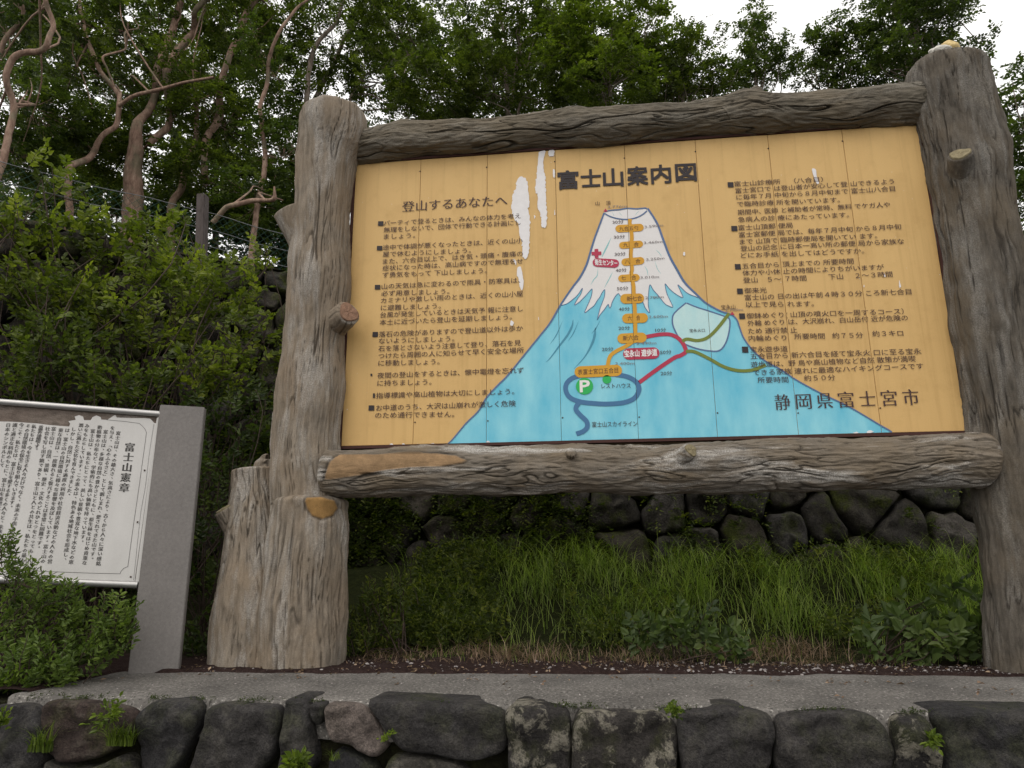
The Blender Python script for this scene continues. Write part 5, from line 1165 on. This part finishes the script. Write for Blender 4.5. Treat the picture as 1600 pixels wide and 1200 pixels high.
# gravel bits on the dark soil
gv = Soup(); rng = np.random.default_rng(99)
bm = bmesh.new(); bmesh.ops.create_icosphere(bm, subdivisions=1, radius=1); iv = np.array([v.co[:] for v in bm.verts]); ifc = np.array([[v.index for v in f.verts] for f in bm.faces]); bm.free()
def pebbles(n, x0, x1, y0, y1, r0, r1, zf, wx=None):
    for _ in range(n):
        x = rng.uniform(x0, x1); y = rng.uniform(y0, y1)
        if wx is not None and rng.random() > wx(x): continue
        r = r0*(r1/r0)**(rng.random()**2.5); V = iv*(1+.3*rng.normal(size=(12, 1)))*np.array([r*rng.uniform(.7, 1.5), r, r*.6])+np.array([x, y, float(zf(np.array([x]), np.array([y]))[0])+r*.25])
        gv.add(V, ifc)
pebbles(2600, -.6, 4.8, -.44, .12, .0015, .010, rear_z, lambda x: .25+.75*float(sstep(1.3, 2.4, np.array(x))))
pebbles(35, 2.0, 2.7, -.32, -.18, .006, .02, rear_z)
pebbles(700, -1, 4.8, -1.08, -.40, .0012, .005, lambda x, y: walk_z(x, y), None)
tag(put('gravel', gv.build('gravel', GRAVEL, False)), 'scattered pale gravel on the dark red soil', 'gravel', kind='stuff')

ms = Soup(); n = 800; x = rng.uniform(-1.1, 4.8, n); k = perlin(np.c_[x*5.2, x*0, x*0+5])+.15*rng.normal(size=n) > .16; x = x[k]; n = len(x)
for rep in range(4):
    o3 = np.stack([x+rng.normal(0, .02, n), -1.10+rng.normal(0, .014, n), np.full(n, -.004)], 1); sprays(ms, o3, unit(rng.normal(0, .8, (n, 3))+np.array([0, 0, .4])), rng, nl=6, L=.008, W=.005, span=.014, quad=True, tone=.12, tv=.15)
tag(put('moss', ms.build('moss', LF_W, False)), 'dark moss filling the joint between the walk and the front wall', 'moss', kind='stuff')
fl = Soup(); n = 420; x = rng.uniform(-1, 4.8, n); y = rng.uniform(-.5, .1, n)-.5*(rng.random(n) < .18)*rng.random(n)
sprays(fl, np.stack([x, y, np.where(y < -.4, .006, rear_z(x, y)+.006)], 1), unit(rng.normal(0, 1, (n, 3))*np.array([1, 1, .1])), rng, nl=2, L=.026, W=.014, span=.02, quad=True, tone=.3, tv=.3)
tag(put('fallen_leaves', fl.build('fallen_leaves', LF_H, False)), 'small dry leaves scattered on the soil and the walk', 'fallen leaves', kind='stuff')
# little plants in the front wall
def tuft(name, label, px, py, n, h, w, mat, seed, spread=.05, arch=1.2, cat='weed', lean=(0, -.7)):
    rng = np.random.default_rng(seed); b = P(px, py, FY-.07); s_ = Soup()
    s_.add(*blades(n, b[0]-spread, b[0]+spread, b[1]-.015, b[1]+.02, h*.5, h, rng, w, arch, 5, lambda x, y: np.full(len(x), b[2])+.02, lean=lean))
    tag(put(name, s_.build(name, mat, False), origin=tuple(b)), label, cat)
tuft('grass_tuft', 'bright grass tuft hanging from the front wall near the left edge', 62, 1175, 60, .15, .006, LF_N, 1)
tuft('grass_tuft', 'dense green grass tuft on the front wall below the granite post', 188, 1165, 130, .15, .005, LF_N, 2, .055)
tuft('grass_tuft', 'tiny curling grass tuft below the pale stone of the front wall', 522, 1188, 25, .06, .003, LF_N, 3, .02)
def weed(label, px, py, n, L, W, seed, span=.08, mat=LF_N, nl=7):
    rng = np.random.default_rng(seed); b = P(px, py, FY-.08); s_ = Soup(); d = unit(rng.normal(0, .55, (n, 3))+np.array([0, -.5, .9])); sprays(s_, np.repeat(b[None], n, 0)+rng.normal(0, .01, (n, 3)), d, rng, nl=nl, L=L, W=W, span=span, tone=.55, up=.6)
    tag(put('weed', s_.build('weed', mat, False), origin=tuple(b)), label, 'weed')
weed('feathery green weed above the grass tuft under the granite post', 178, 1120, 16, .03, .014, 4, .08)
weed('leafy green weed growing from the wall left of the pale stone', 466, 1198, 22, .035, .022, 5, .07)
weed('small round leafed weed on the wall edge under the title mountain', 1052, 1116, 12, .018, .014, 6, .035)
weed('small yellow green weed in the crack near the lower right corner', 1462, 1158, 9, .026, .014, 7, .035)
weed('single tiny sprout on the joint right of the pale stone', 606, 1155, 6, .016, .010, 8, .03)
weed('red tinged leaf sprig at the left end of the front wall', 6, 1130, 9, .03, .018, 9, .05)
print('tris', sum(len(o.data.polygons) for o in bpy.data.objects if o.type == 'MESH'))
